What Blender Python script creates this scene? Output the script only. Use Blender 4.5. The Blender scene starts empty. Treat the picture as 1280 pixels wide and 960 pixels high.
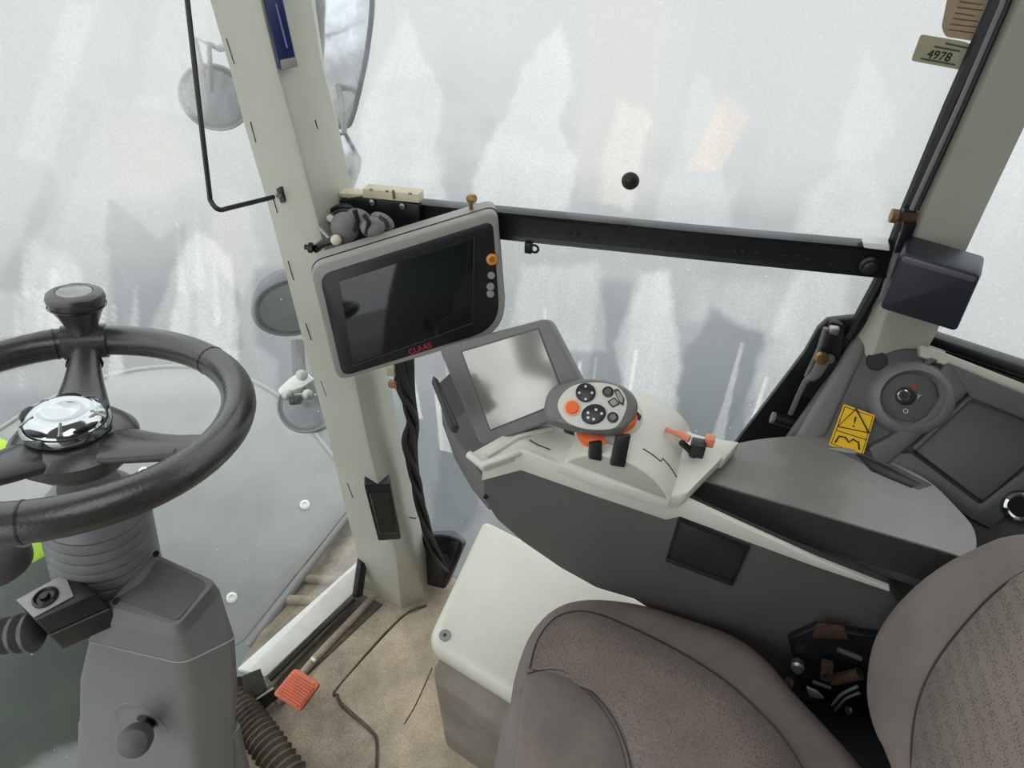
import bpy, bmesh, math, random
import numpy as np
from mathutils import Vector, Matrix, noise
random.seed(7)
V = Vector
S = bpy.context.scene
COL = S.collection
# ------------------------------------------------------------------ camera
PITCH, YAW, FPX = math.radians(41), math.radians(16.4), 800.0
CAM = V((0, 0, 1.5))
_fh = V((-math.sin(YAW), math.cos(YAW), 0))
FW = _fh * math.cos(PITCH) + V((0, 0, -math.sin(PITCH)))
RT = V((math.cos(YAW), math.sin(YAW), 0))
UP = RT.cross(FW)
cd = bpy.data.cameras.new('camera'); cam = bpy.data.objects.new('camera', cd); COL.objects.link(cam)
cd.sensor_width = 36; cd.lens = FPX / 1280 * 36; cd.clip_start = .02; cd.clip_end = 300
M = Matrix((RT, UP, -FW)).transposed().to_4x4(); M.translation = CAM
cam.matrix_world = M
S.camera = cam
# ------------------------------------------------------------------ world (overcast sky) and exposure
w = bpy.data.worlds.new('overcast'); S.world = w; w.use_nodes = True
nt = w.node_tree; N = nt.nodes; L = nt.links
bg = N['Background']
tc = N.new('ShaderNodeTexCoord'); sp = N.new('ShaderNodeSeparateXYZ'); L.new(tc.outputs['Generated'], sp.inputs[0])
rp = N.new('ShaderNodeValToRGB'); L.new(sp.outputs['Z'], rp.inputs[0])
rp.color_ramp.elements[0].position = 0.0; rp.color_ramp.elements[0].color = (.62, .65, .68, 1)
rp.color_ramp.elements[1].position = 1.0; rp.color_ramp.elements[1].color = (1, 1, 1, 1)
L.new(rp.outputs[0], bg.inputs[0]); bg.inputs[1].default_value = 1.7
S.view_settings.view_transform = 'Standard'; S.view_settings.look = 'None'
S.view_settings.gamma = 1; S.view_settings.use_curve_mapping = False
S.view_settings.exposure = 0.55

# ------------------------------------------------------------------ helpers
def U(px, py, x=None, y=None, z=None, pl=None, d=None):
    """photograph point -> point of the cab on a given plane"""
    r = FW * FPX + RT * (px - 640) + UP * (480 - py)
    if x is not None: t = (x - CAM.x) / r.x
    elif y is not None: t = (y - CAM.y) / r.y
    elif z is not None: t = (z - CAM.z) / r.z
    elif pl is not None: t = (pl[1] - pl[0].dot(CAM)) / pl[0].dot(r)
    else: t = d / FPX
    return CAM + r * t
def UU(pts, **k): return [U(a, b, **k) for a, b in pts]
def plane(p, n):
    n = V(n).normalized(); return (n, n.dot(p))
def plane3(a, b, c):
    n = (b - a).cross(c - a).normalized()
    if n.dot(CAM - a) < 0: n = -n
    return (n, n.dot(a))

MATS = {}
def mat(name, c, rough=.5, metal=0, var=0, vs=6, bump=0, bs=80, spec=.5, c2=None, coat=0, emit=0, dots=None, grit=0):
    if name in MATS: return MATS[name]
    m = bpy.data.materials.new(name); m.use_nodes = True
    n = m.node_tree.nodes; l = m.node_tree.links; b = n['Principled BSDF']
    b.inputs['Base Color'].default_value = (*c, 1); b.inputs['Roughness'].default_value = rough
    b.inputs['Metallic'].default_value = metal; b.inputs['Specular IOR Level'].default_value = spec
    b.inputs['Coat Weight'].default_value = coat
    t = n.new('ShaderNodeTexCoord')
    if var or c2:
        nz = n.new('ShaderNodeTexNoise'); nz.inputs['Scale'].default_value = vs; nz.inputs['Detail'].default_value = 7
        nz.inputs['Roughness'].default_value = .65
        l.new(t.outputs['Object'], nz.inputs['Vector'])
        r = n.new('ShaderNodeValToRGB'); r.color_ramp.elements[0].position = .36; r.color_ramp.elements[1].position = .66
        d = c2 or tuple(max(0, x * (1 - var)) for x in c)
        e = c if c2 else tuple(min(1, x * (1 + var)) for x in c)
        r.color_ramp.elements[0].color = (*d, 1); r.color_ramp.elements[1].color = (*e, 1)
        l.new(nz.outputs['Fac'], r.inputs[0]); l.new(r.outputs[0], b.inputs['Base Color'])
        mr = n.new('ShaderNodeMapRange'); mr.inputs['To Min'].default_value = max(0, rough - .08); mr.inputs['To Max'].default_value = min(1, rough + .1)
        l.new(nz.outputs['Fac'], mr.inputs['Value']); l.new(mr.outputs[0], b.inputs['Roughness'])
    if grit:
        ng = n.new('ShaderNodeTexNoise'); ng.inputs['Scale'].default_value = 330; ng.inputs['Detail'].default_value = 5; ng.inputs['Roughness'].default_value = .8
        l.new(t.outputs['Object'], ng.inputs['Vector'])
        gr = n.new('ShaderNodeMapRange'); gr.inputs['From Min'].default_value = .38; gr.inputs['From Max'].default_value = .62; gr.inputs['To Min'].default_value = 1 - grit; gr.inputs['To Max'].default_value = 1 + grit * .6
        l.new(ng.outputs['Fac'], gr.inputs['Value']); gm = n.new('ShaderNodeVectorMath'); gm.operation = 'SCALE'
        l.new(b.inputs['Base Color'].links[0].from_socket, gm.inputs[0]); l.new(gr.outputs[0], gm.inputs['Scale']); l.new(gm.outputs[0], b.inputs['Base Color'])
    if bump:
        nb = n.new('ShaderNodeTexNoise'); nb.inputs['Scale'].default_value = bs; nb.inputs['Detail'].default_value = 3
        l.new(t.outputs['Object'], nb.inputs['Vector'])
        bp = n.new('ShaderNodeBump'); bp.inputs['Strength'].default_value = bump; bp.inputs['Distance'].default_value = .002
        l.new(nb.outputs['Fac'], bp.inputs['Height']); l.new(bp.outputs[0], b.inputs['Normal'])
    if dots:
        vo = n.new('ShaderNodeTexVoronoi'); vo.inputs['Scale'].default_value = dots; vo.inputs['Randomness'].default_value = .5
        l.new(t.outputs['Object'], vo.inputs['Vector'])
        mr = n.new('ShaderNodeMapRange'); mr.inputs['From Min'].default_value = .12; mr.inputs['From Max'].default_value = .38
        l.new(vo.outputs['Distance'], mr.inputs['Value'])
        mx = n.new('ShaderNodeMix'); mx.data_type = 'RGBA'; mx.blend_type = 'MULTIPLY'; mx.inputs['Factor'].default_value = .4
        src = b.inputs['Base Color'].links[0].from_socket if b.inputs['Base Color'].links else None
        if src: l.new(src, mx.inputs['A'])
        else: mx.inputs['A'].default_value = (*c, 1)
        l.new(mr.outputs[0], mx.inputs['B']); l.new(mx.outputs['Result'], b.inputs['Base Color'])
        bp = n.new('ShaderNodeBump'); bp.inputs['Strength'].default_value = .6; bp.inputs['Distance'].default_value = .002
        l.new(mr.outputs[0], bp.inputs['Height']); l.new(bp.outputs[0], b.inputs['Normal'])
    if emit:
        b.inputs['Emission Color'].default_value = (*c, 1); b.inputs['Emission Strength'].default_value = emit
    MATS[name] = m; return m
def g(v, t=(1, 1, 1)):  # sRGB 0..255 grey/tint -> linear
    x = v / 255; x = x / 12.92 if x < .04045 else ((x + .055) / 1.055) ** 2.4
    return tuple(x * k for k in t)
def rgb(r, gg, b): return (g(r)[0], g(gg)[0], g(b)[0])

CREAM = mat('cream_plastic', rgb(186, 186, 170), .4, var=.05, vs=5, bump=.15, bs=500)
WHITE = mat('light_panel_plastic', rgb(214, 214, 202), .35, var=.04, vs=8, bump=.1, bs=500)
DGREY = mat('dark_grey_plastic', rgb(86, 84, 82), .5, var=.08, vs=7, bump=.25, bs=700)
MGREY = mat('mid_grey_plastic', rgb(112, 111, 109), .45, var=.06, vs=6, bump=.2, bs=600)
LGREY = mat('light_grey_plastic', rgb(150, 148, 142), .45, var=.05, vs=6, bump=.15, bs=600)
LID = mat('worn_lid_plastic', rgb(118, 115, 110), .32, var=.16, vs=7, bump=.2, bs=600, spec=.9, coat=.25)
GGREY = mat('console_grey_plastic', rgb(84, 86, 85), .5, var=.06, vs=7, bump=.25, bs=700)
RUBBER = mat('black_rubber', rgb(38, 38, 38), .5, var=.2, vs=20)
WHEEL = mat('wheel_rubber', rgb(56, 55, 53), .27, spec=.8, var=.12, vs=14, bump=.15, bs=300)
BLACK = mat('black_plastic', rgb(30, 31, 34), .35)
BLACKM = mat('black_painted_metal', rgb(22, 24, 28), .32, var=.15, vs=30)
SCREEN = mat('black_glass_screen', rgb(22, 26, 28), .08, spec=.6)
GSCREEN = mat('grey_matt_screen', rgb(170, 168, 162), .2, .6, spec=1)
CHROME = mat('polished_chrome', rgb(190, 195, 195), .08, 1)
STEEL = mat('dull_steel', rgb(160, 158, 150), .35, .9, var=.15, vs=40)
BRASS = mat('tarnished_brass', rgb(150, 120, 80), .4, .8, var=.3, vs=60)
RUST = mat('rusty_steel', rgb(84, 56, 38), .8, .2, c2=rgb(36, 30, 27), vs=40)
ORANGE = mat('orange_plastic', rgb(232, 98, 30), .4)
DIRTOR = mat('dusty_orange_rubber', rgb(214, 116, 84), .6, var=.1, vs=30)
YELLOW = mat('yellow_label', rgb(238, 190, 20), .45)
INK = mat('black_ink', rgb(25, 22, 18), .5)
RED = mat('red_print', rgb(200, 40, 50), .5)
PRINT = mat('pale_print', rgb(205, 210, 210), .5)
FABRIC = mat('charcoal_fabric', rgb(124, 115, 109), .9, var=.13, vs=9, bump=.5, bs=900, spec=.15)
PERF = mat('perforated_fabric', rgb(128, 118, 111), .95, var=.12, vs=9, spec=.1, dots=320)
FLOOR = mat('dusty_floor_rubber', rgb(186, 172, 150), .85, grit=.35, c2=rgb(138, 128, 112), vs=9, bump=.8, bs=350)
MATM = mat('dusty_mat_rubber', rgb(198, 182, 156), .85, grit=.3, c2=rgb(150, 139, 120), vs=6, bump=.8, bs=300)
DUSTY = mat('brown_dusty_rubber', rgb(108, 98, 82), .85, grit=.4, c2=rgb(66, 60, 52), vs=14, bump=.6, bs=300)
LEDGE = mat('chalky_white_ledge', rgb(226, 226, 220), .8, var=.06, vs=25, bump=.5, bs=200)
HOODG = mat('rain_wet_grey_sheet', rgb(146, 147, 144), .4, var=.1, vs=5)
GREEN = mat('reflection_dark_green', rgb(54, 66, 52), .5, c2=rgb(40, 50, 40), vs=8)  # dark glass reflection over the lime hood put into this green
LIME = mat('lime_green_paint', rgb(166, 204, 40), .5)
PLATF = mat('muddy_platform', rgb(150, 138, 114), .9, grit=.4, c2=rgb(80, 77, 68), vs=7, bump=.6, bs=120)
NAVY = mat('dark_blue_strip', rgb(34, 44, 92), .35)
STICK = mat('beige_paper_label', rgb(168, 150, 122), .7, var=.08, vs=40)
STICK2 = mat('olive_paper_label', rgb(168, 166, 138), .7, var=.08, vs=40)
CEIL = mat('headliner', rgb(150, 150, 146), .8, var=.04)
LENS = mat('ribbed_lamp_back', rgb(78, 82, 84), .4, var=.1, vs=12)
MIRR = mat('wet_mirror_glass', rgb(200, 204, 205), .15, .85, var=.25, vs=11, bump=.4, bs=25)
LAMPG = mat('lamp_glass', rgb(112, 116, 117), .3, .1, var=.15, vs=22, bump=.3, bs=60)
CONNB = mat('cream_terminal_block', rgb(214, 206, 178), .5, var=.05, vs=30)
GTAPE = mat('speckled_grey_tape', rgb(70, 74, 68), .8, var=.25, vs=60)
DOLLS = mat('powdery_grey_rubber', rgb(122, 120, 118), .7, var=.1, vs=20)

def origin_of(p):
    o = V((0, 0, 0))
    while p is not None: o = o + p.location; p = p.parent
    return o
def mk(name, verts, faces, m, par=None, bev=0, seg=2, sharp=38, label=None, cat=None, kind=None, group=None, merge=0):
    bm = bmesh.new(); vs = [bm.verts.new(v) for v in verts]
    for f in faces:
        try: bm.faces.new([vs[i] for i in f])
        except ValueError: pass
    if merge: bmesh.ops.remove_doubles(bm, verts=bm.verts, dist=merge)
    bmesh.ops.recalc_face_normals(bm, faces=bm.faces)
    if bev:
        es = [e for e in bm.edges if len(e.link_faces) == 2 and e.calc_face_angle(0) > .45]
        bmesh.ops.bevel(bm, geom=es, offset=bev, segments=seg, affect='EDGES', profile=.5, clamp_overlap=True)
    if par is not None: o0 = origin_of(par)
    else:
        o0 = sum((v.co for v in bm.verts), V()) / max(1, len(bm.verts))
        o0.z = min(v.co.z for v in bm.verts)
    for v in bm.verts: v.co -= o0
    me = bpy.data.meshes.new(name); bm.to_mesh(me); bm.free()
    me.shade_smooth(); me.set_sharp_from_angle(angle=math.radians(sharp))
    me.materials.append(m)
    ob = bpy.data.objects.new(name, me); COL.objects.link(ob)
    if par is not None: ob.parent = par
    else: ob.location = o0
    if label: ob['label'] = label
    if cat: ob['category'] = cat
    if kind: ob['kind'] = kind
    if group: ob['group'] = group
    return ob
def thing(name, label, cat, loc, group=None, kind=None):
    o = bpy.data.objects.new(name, None); COL.objects.link(o); o.location = loc; o.empty_display_size = .03
    o['label'] = label; o['category'] = cat
    if group: o['group'] = group
    if kind: o['kind'] = kind
    return o
def newell(p):
    n = V((0, 0, 0))
    for i in range(len(p)):
        a, b = p[i], p[(i + 1) % len(p)]
        n += V(((a.y - b.y) * (a.z + b.z), (a.z - b.z) * (a.x + b.x), (a.x - b.x) * (a.y + b.y)))
    return n.normalized()
def rounded(p, r, s=5):
    out = []; n = len(p)
    for i in range(n):
        rr = r[i] if isinstance(r, (list, tuple)) else r
        b = p[i]; a = p[i - 1]; c = p[(i + 1) % n]
        u = (a - b); v = (c - b); k = min(rr, u.length * .48, v.length * .48)
        if k < 1e-4: out.append(b); continue
        s0 = b + u.normalized() * k; s1 = b + v.normalized() * k
        for j in range(s + 1):
            t = j / s; out.append(s0 * (1 - t) ** 2 + b * 2 * t * (1 - t) + s1 * t * t)
    return out
def smooth(p, k=5, closed=True):
    """catmull-rom through the points"""
    out = []; n = len(p); R = range(n) if closed else range(n - 1)
    for i in R:
        if closed: a, b, c, d = p[i - 1], p[i], p[(i + 1) % n], p[(i + 2) % n]
        else: a, b, c, d = p[max(0, i - 1)], p[i], p[i + 1], p[min(n - 1, i + 2)]
        for j in range(k):
            t = j / k
            out.append(.5 * ((2 * b) + (c - a) * t + (2 * a - 5 * b + 4 * c - d) * t * t + (3 * b - a - 3 * c + d) * t ** 3))
    if not closed: out.append(p[-1])
    return out
def away(p):
    n = newell(p); c = sum(p, V()) / len(p)
    return -n if n.dot(CAM - c) > 0 else n
def slab(name, pts, th, m, par=None, r=None, bev=.003, **k):
    """plate: outline plus thickness, a vector or metres away from the viewer's side"""
    if r: pts = rounded(pts, r)
    d = th if isinstance(th, V) else away(pts) * th
    n = len(pts); vs = list(pts) + [p + d for p in pts]
    fs = [list(range(n)), list(range(2 * n - 1, n - 1, -1))] + [[i, (i + 1) % n, n + (i + 1) % n, n + i] for i in range(n)]
    return mk(name, vs, fs, m, par, bev=bev, **k)
def loft(name, rings, m, par=None, caps=True, closed=True, bev=0, **k):
    n = len(rings[0]); vs = [v for r in rings for v in r]; fs = []
    for i in range(len(rings) - 1):
        for j in range(n if closed else n - 1):
            a = i * n + j; b = i * n + (j + 1) % n
            fs.append([a, b, b + n, a + n])
    if caps: fs += [list(range(n)), list(range(len(vs) - 1, len(vs) - n - 1, -1))]
    return mk(name, vs, fs, m, par, bev=bev, **k)
def frame(axis, ref=None):
    a = V(axis).normalized(); r = V(ref) if ref is not None else (V((0, 0, 1)) if abs(a.z) < .9 else V((1, 0, 0)))
    u = (r - a * r.dot(a)).normalized(); return a, u, a.cross(u)
def lathe(name, base, axis, prof, m, par=None, n=28, ref=None, el=1.0, **k):
    a, u, v = frame(axis, ref); rings = []
    for r, h in prof:
        rings.append([base + a * h + (u * math.cos(2 * math.pi * j / n) * el + v * math.sin(2 * math.pi * j / n)) * max(r, 1e-5) for j in range(n)])
    return loft(name, rings, m, par, **k)
def tube(name, pts, r, m, par=None, n=10, closed=False, sub=0, flat=1.0, **k):
    if sub:
        if not isinstance(r, (int, float)):
            rv = smooth([V((x, 0, 0)) for x in r], sub, closed); r = [x.x for x in rv]
        pts = smooth(pts, sub, closed)
    q = len(pts); rad = [r] * q if isinstance(r, (int, float)) else r
    tn = []
    for i in range(q):
        if closed: t = pts[(i + 1) % q] - pts[i - 1]
        else: t = pts[min(q - 1, i + 1)] - pts[max(0, i - 1)]
        tn.append(t.normalized())
    u = frame(tn[0])[1]; rings = []
    for i in range(q):
        u = (u - tn[i] * u.dot(tn[i])).normalized(); v = tn[i].cross(u)
        rings.append([pts[i] + (u * math.cos(2 * math.pi * j / n) + v * math.sin(2 * math.pi * j / n) * flat) * rad[i] for j in range(n)])
    if closed: rings.append(rings[0]); return loft(name, rings, m, par, caps=False, merge=1e-5, **k)
    return loft(name, rings, m, par, **k)
def box(name, c, size, m, par=None, ax=None, bev=.003, **k):
    u, v, w_ = ax or (V((1, 0, 0)), V((0, 1, 0)), V((0, 0, 1)))
    vs = [c + u * (sx * size[0] / 2) + v * (sy * size[1] / 2) + w_ * (sz * size[2] / 2) for sz in (-1, 1) for sx, sy in ((-1, -1), (1, -1), (1, 1), (-1, 1))]
    return mk(name, vs, [(0, 3, 2, 1), (4, 5, 6, 7), (0, 1, 5, 4), (1, 2, 6, 5), (2, 3, 7, 6), (3, 0, 4, 7)], m, par, bev=bev, **k)
def screw(par, c, n, r=.005, m=None, name='screw'):
    n = V(n).normalized()
    o = lathe(name, c - n * .002, n, [(r, 0), (r, .003), (r * .85, .004), (r * .5, .004), (r * .45, .0015), (0, .0015)], m or STEEL, par, n=14)
    return o
def text(s, c, u, n, size, m, par, name='lettering', ext=.0002, align='CENTER'):
    """flat lettering, reading along u on a surface with normal n"""
    n = V(n).normalized(); u = V(u); u = (u - n * u.dot(n)).normalized(); v = n.cross(u)
    cu = bpy.data.curves.new(name, 'FONT'); cu.body = s; cu.size = size; cu.extrude = ext; cu.align_x = align; cu.align_y = 'CENTER'
    cu.materials.append(m)
    o = bpy.data.objects.new(name, cu); COL.objects.link(o)
    me = bpy.data.meshes.new_from_object(o); bpy.data.objects.remove(o); bpy.data.curves.remove(cu)
    me.materials.clear(); me.materials.append(m); o = bpy.data.objects.new(name, me); COL.objects.link(o)
    X = Matrix((u, v, n)).transposed().to_4x4(); X.translation = c - origin_of(par); o.parent = par; o.matrix_local = X
    return o
def pillow(name, out, n, h, m, par=None, edge=.04, steps=6, dome=.01, back=.0, **k):
    """upholstered pad: outline, side wall height h along n, rounded edge, slightly domed face"""
    n = V(n).normalized(); c = sum(out, V()) / len(out); N_ = len(out); rings = [[p + n * back for p in out]]
    def inset(d, hh): return [p + (c - p).normalized() * min(d, (c - p).length * .9) + n * hh for p in out]
    for i in range(steps + 1):
        a = math.pi / 2 * i / steps
        rings.append(inset(edge * (1 - math.cos(a)), h - edge + edge * math.sin(a)))
    for i in range(1, 7):
        t = i / 6.5; rings.append([p + (c + n * h - p) * t + n * dome * math.sin(t * math.pi / 2) for p in rings[steps + 1]])
    return loft(name, rings, m, par, sharp=60, **k)

# ================================================================== SETTING
YP = .87     # side window plane
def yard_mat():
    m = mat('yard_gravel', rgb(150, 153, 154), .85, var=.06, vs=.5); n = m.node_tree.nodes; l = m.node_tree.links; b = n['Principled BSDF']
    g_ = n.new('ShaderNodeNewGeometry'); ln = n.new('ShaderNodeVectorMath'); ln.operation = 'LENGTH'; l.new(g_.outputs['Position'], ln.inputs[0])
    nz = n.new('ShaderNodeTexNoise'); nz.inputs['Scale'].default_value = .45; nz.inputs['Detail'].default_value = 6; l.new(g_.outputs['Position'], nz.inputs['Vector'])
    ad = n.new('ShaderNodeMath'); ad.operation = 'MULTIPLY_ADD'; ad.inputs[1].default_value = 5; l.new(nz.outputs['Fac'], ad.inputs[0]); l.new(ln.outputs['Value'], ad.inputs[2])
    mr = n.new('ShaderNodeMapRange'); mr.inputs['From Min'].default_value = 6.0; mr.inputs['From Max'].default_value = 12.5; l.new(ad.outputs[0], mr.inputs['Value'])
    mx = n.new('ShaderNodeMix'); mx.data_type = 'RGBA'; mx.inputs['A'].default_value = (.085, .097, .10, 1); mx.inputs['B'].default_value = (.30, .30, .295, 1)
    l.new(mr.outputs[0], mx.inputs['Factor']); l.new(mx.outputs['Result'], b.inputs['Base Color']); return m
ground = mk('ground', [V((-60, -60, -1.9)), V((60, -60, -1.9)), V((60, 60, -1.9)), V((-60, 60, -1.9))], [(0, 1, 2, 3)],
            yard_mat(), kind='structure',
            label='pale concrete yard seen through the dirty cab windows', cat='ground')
fl = slab('floor', [V((-.80, -.95, 0)), V((1.2, -.95, 0)), V((1.2, .86, 0)), V((-.6, .86, 0)), V((-.655, .79, 0)), V((-.70, .62, 0)), V((-.76, .42, 0)), V((-.84, .2, 0)), V((-.88, -.1, 0))],
          V((0, 0, -.04)), FLOOR, bev=0, kind='structure', label='dusty grey brown rubber cab floor', cat='floor')
def ceil_mesh():   # roof lining; unseen square opening added over the seat to bring in top light
    o_ = [(-.80, -.95), (1.25, -.95), (1.25, .98), (-.80, .98)]; h_ = [(-.32, -.36), (.42, -.36), (.42, .46), (-.32, .46)]
    vs = [V((x, y, z)) for z in (1.86, 1.92) for q in (o_, h_) for x, y in q]; fs = []
    for i in range(4):
        j = (i + 1) % 4
        fs += [(i, j, 4 + j, 4 + i), (8 + i, 8 + j, 12 + j, 12 + i), (i, j, 8 + j, 8 + i), (4 + i, 4 + j, 12 + j, 12 + i)]
    return vs, fs
mk('ceiling', *ceil_mesh(), CEIL, None, kind='structure', label='grey roof lining over the cab', cat='ceiling')
slab('wall_rear', [V((1.2, -.95, 0)), V((1.2, .7, 0)), V((1.2, .7, 1.86)), V((1.2, -.95, 1.86))], V((.04, 0, 0)), DGREY, kind='structure', label='dark rear wall of the cab taken up to the roof to block light', cat='wall')  # unseen wall, closed up to the roof to keep out rear light
slab('added_wall_left', [V((-.1, -.95, 0)), V((1.2, -.95, 0)), V((1.2, -.95, 1.86)), V((-.1, -.95, 1.86))], V((0, -.04, 0)), CEIL, kind='structure', label='unseen grey side wall added to block light from the left', cat='wall')  # unseen wall, added to cut the light from the open left side
# window dirt is its own shape on the glass: vertex mask on a fine grid
def glass_mat(name, base, film, tint=(1, 1, 1)):
    m = bpy.data.materials.new(name); m.use_nodes = True; n = m.node_tree.nodes; l = m.node_tree.links; n.clear()
    out = n.new('ShaderNodeOutputMaterial'); tr = n.new('ShaderNodeBsdfTransparent'); tr.inputs[0].default_value = (.9, .93, .94, 1)
    tl = n.new('ShaderNodeBsdfTranslucent'); df = n.new('ShaderNodeBsdfDiffuse'); gl = n.new('ShaderNodeBsdfGlossy'); gl.inputs['Roughness'].default_value = .03
    at = n.new('ShaderNodeAttribute'); at.attribute_name = 'dirt'
    at2 = n.new('ShaderNodeAttribute'); at2.attribute_name = 'tone'
    tc = n.new('ShaderNodeTexCoord'); nz = n.new('ShaderNodeTexNoise'); nz.inputs['Scale'].default_value = 260; nz.inputs['Detail'].default_value = 4
    l.new(tc.outputs['Object'], nz.inputs['Vector'])
    mr = n.new('ShaderNodeMapRange'); mr.inputs['From Min'].default_value = .35; mr.inputs['From Max'].default_value = .7; mr.inputs['To Min'].default_value = .86; mr.inputs['To Max'].default_value = 1.14
    l.new(nz.outputs['Fac'], mr.inputs['Value'])
    mu = n.new('ShaderNodeMath'); mu.operation = 'MULTIPLY'; mu.use_clamp = True; l.new(at.outputs['Fac'], mu.inputs[0]); l.new(mr.outputs[0], mu.inputs[1])
    # a few sharp dark and white specks
    vo = n.new('ShaderNodeTexVoronoi'); vo.inputs['Scale'].default_value = 55; l.new(tc.outputs['Object'], vo.inputs['Vector'])
    lt = n.new('ShaderNodeMath'); lt.operation = 'LESS_THAN'; lt.inputs[1].default_value = .07; l.new(vo.outputs['Distance'], lt.inputs[0])
    rp = n.new('ShaderNodeMix'); rp.data_type = 'RGBA'; rp.inputs['A'].default_value = (*film, 1); rp.inputs['B'].default_value = (.87, .79, .69, 1)
    l.new(at2.outputs['Fac'], rp.inputs['Factor'])
    l.new(rp.outputs['Result'], tl.inputs[0]); l.new(rp.outputs['Result'], df.inputs[0])
    md = n.new('ShaderNodeMixShader'); md.inputs[0].default_value = .25; l.new(tl.outputs[0], md.inputs[1]); l.new(df.outputs[0], md.inputs[2])
    mx = n.new('ShaderNodeMath'); mx.operation = 'MAXIMUM'; l.new(mu.outputs[0], mx.inputs[0])
    m5 = n.new('ShaderNodeMath'); m5.operation = 'MULTIPLY'; m5.inputs[1].default_value = .75; l.new(lt.outputs[0], m5.inputs[0])
    sel = n.new('ShaderNodeMath'); sel.operation = 'GREATER_THAN'; sel.inputs[1].default_value = .8
    l.new(vo.outputs['Color'], sel.inputs[0]); m6 = n.new('ShaderNodeMath'); m6.operation = 'MULTIPLY'; l.new(m5.outputs[0], m6.inputs[0]); l.new(sel.outputs[0], m6.inputs[1])
    l.new(m6.outputs[0], mx.inputs[1])
    a = n.new('ShaderNodeMixShader'); l.new(mx.outputs[0], a.inputs[0]); l.new(tr.outputs[0], a.inputs[1]); l.new(md.outputs[0], a.inputs[2])
    lw = n.new('ShaderNodeLayerWeight'); lw.inputs[0].default_value = .5
    pw_ = n.new('ShaderNodeMath'); pw_.operation = 'POWER'; pw_.inputs[1].default_value = 5; l.new(lw.outputs['Facing'], pw_.inputs[0])
    fr = n.new('ShaderNodeMath'); fr.operation = 'MULTIPLY_ADD'; fr.inputs[1].default_value = .7; fr.inputs[2].default_value = .05; l.new(pw_.outputs[0], fr.inputs[0])
    b = n.new('ShaderNodeMixShader'); l.new(fr.outputs[0], b.inputs[0]); l.new(a.outputs[0], b.inputs[1]); l.new(gl.outputs[0], b.inputs[2])
    l.new(b.outputs[0], out.inputs[0]); return m
GLASS = glass_mat('dirty_glass', .2, (.87, .88, .865))
def fbm(x, y, sx, sy, seed, o=4):
    """cheap numpy value noise"""
    r = np.zeros_like(x); amp = 1; tot = 0
    for k in range(o):
        X = x * sx * 2 ** k + seed * 17.3 + 100; Y = y * sy * 2 ** k + seed * 9.1 + 100
        xi = np.floor(X).astype(int); yi = np.floor(Y).astype(int); fx = X - xi; fy = Y - yi; fx = fx * fx * (3 - 2 * fx); fy = fy * fy * (3 - 2 * fy)
        def h(a, b):
            q = np.sin(a * 127.1 + b * 311.7 + k * 57.3 + seed * 3.7) * 43758.5453; return q - np.floor(q)
        r += amp * (h(xi, yi) * (1 - fx) * (1 - fy) + h(xi + 1, yi) * fx * (1 - fy) + h(xi, yi + 1) * (1 - fx) * fy + h(xi + 1, yi + 1) * fx * fy)
        tot += amp; amp *= .55
    return r / tot
def sstep(a, b, x):
    t = np.clip((x - a) / (b - a), 0, 1); return t * t * (3 - 2 * t)
def poly_sd(px, py, poly):
    """signed distance (inside positive) to a polygon"""
    d = np.full(px.shape, 1e9); ins = np.zeros(px.shape, bool); n = len(poly)
    for i in range(n):
        ax, ay = poly[i]; bx, by = poly[(i + 1) % n]; ex, ey = bx - ax, by - ay; wx, wy = px - ax, py - ay
        t = np.clip((wx * ex + wy * ey) / (ex * ex + ey * ey + 1e-12), 0, 1)
        d = np.minimum(d, (wx - ex * t) ** 2 + (wy - ey * t) ** 2)
        with np.errstate(divide='ignore', invalid='ignore'):
            c = ((ay > py) != (by > py)) & (px < (bx - ax) * (py - ay) / (by - ay + 1e-12) + ax)
        ins ^= c
    d = np.sqrt(d); return np.where(ins, d, -d)
def pane(name, fn, nu, nv, size, shapes, base, label, streak=.16, seed=1):
    """fn(u,v)->world, size = metres (u,v); shapes = [(polygon in metres, amount, jag, softness, tone)]"""
    us, vs = np.meshgrid(np.linspace(0, 1, nu), np.linspace(0, 1, nv)); uu = us.ravel() * size[0]; vv = vs.ravel() * size[1]
    dirt = base(uu, vv) + streak * (fbm(uu, vv, 22, 2.2, seed) - .5) * 2 * fbm(uu, vv, 5, 4, seed + 4) + .10 * (fbm(uu, vv, 6, 5, seed + 2) - .5)
    tone = np.zeros_like(dirt)
    for poly, amt, jag, soft, tn in shapes:
        sd = poly_sd(uu, vv, poly) + jag * (fbm(uu, vv, 38, 22, seed + len(poly) + amt, 4) - .5) * 2
        k = sstep(-soft, soft, sd); tex = .75 + .5 * fbm(uu, vv, 60, 18, seed + 9)
        dirt += amt * 1.8 * k * tex; tone = np.maximum(tone, tn * k)
    dirt = np.clip(dirt, .03, .96)
    verts = [fn(a, b) for a, b in zip(us.ravel(), vs.ravel())]
    faces = [(j * nu + i, j * nu + i + 1, (j + 1) * nu + i + 1, (j + 1) * nu + i) for j in range(nv - 1) for i in range(nu - 1)]
    me = bpy.data.meshes.new(name); me.from_pydata(verts, [], faces); me.shade_smooth(); me.materials.append(GLASS)
    for nm, ar in (('dirt', dirt), ('tone', tone)):
        a = me.attributes.new(nm, 'FLOAT', 'POINT'); a.data.foreach_set('value', ar.astype(np.float32))
    o = bpy.data.objects.new(name, me); COL.objects.link(o); o['kind'] = 'structure'; o['label'] = label; o['category'] = 'window'
    return o
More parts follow.
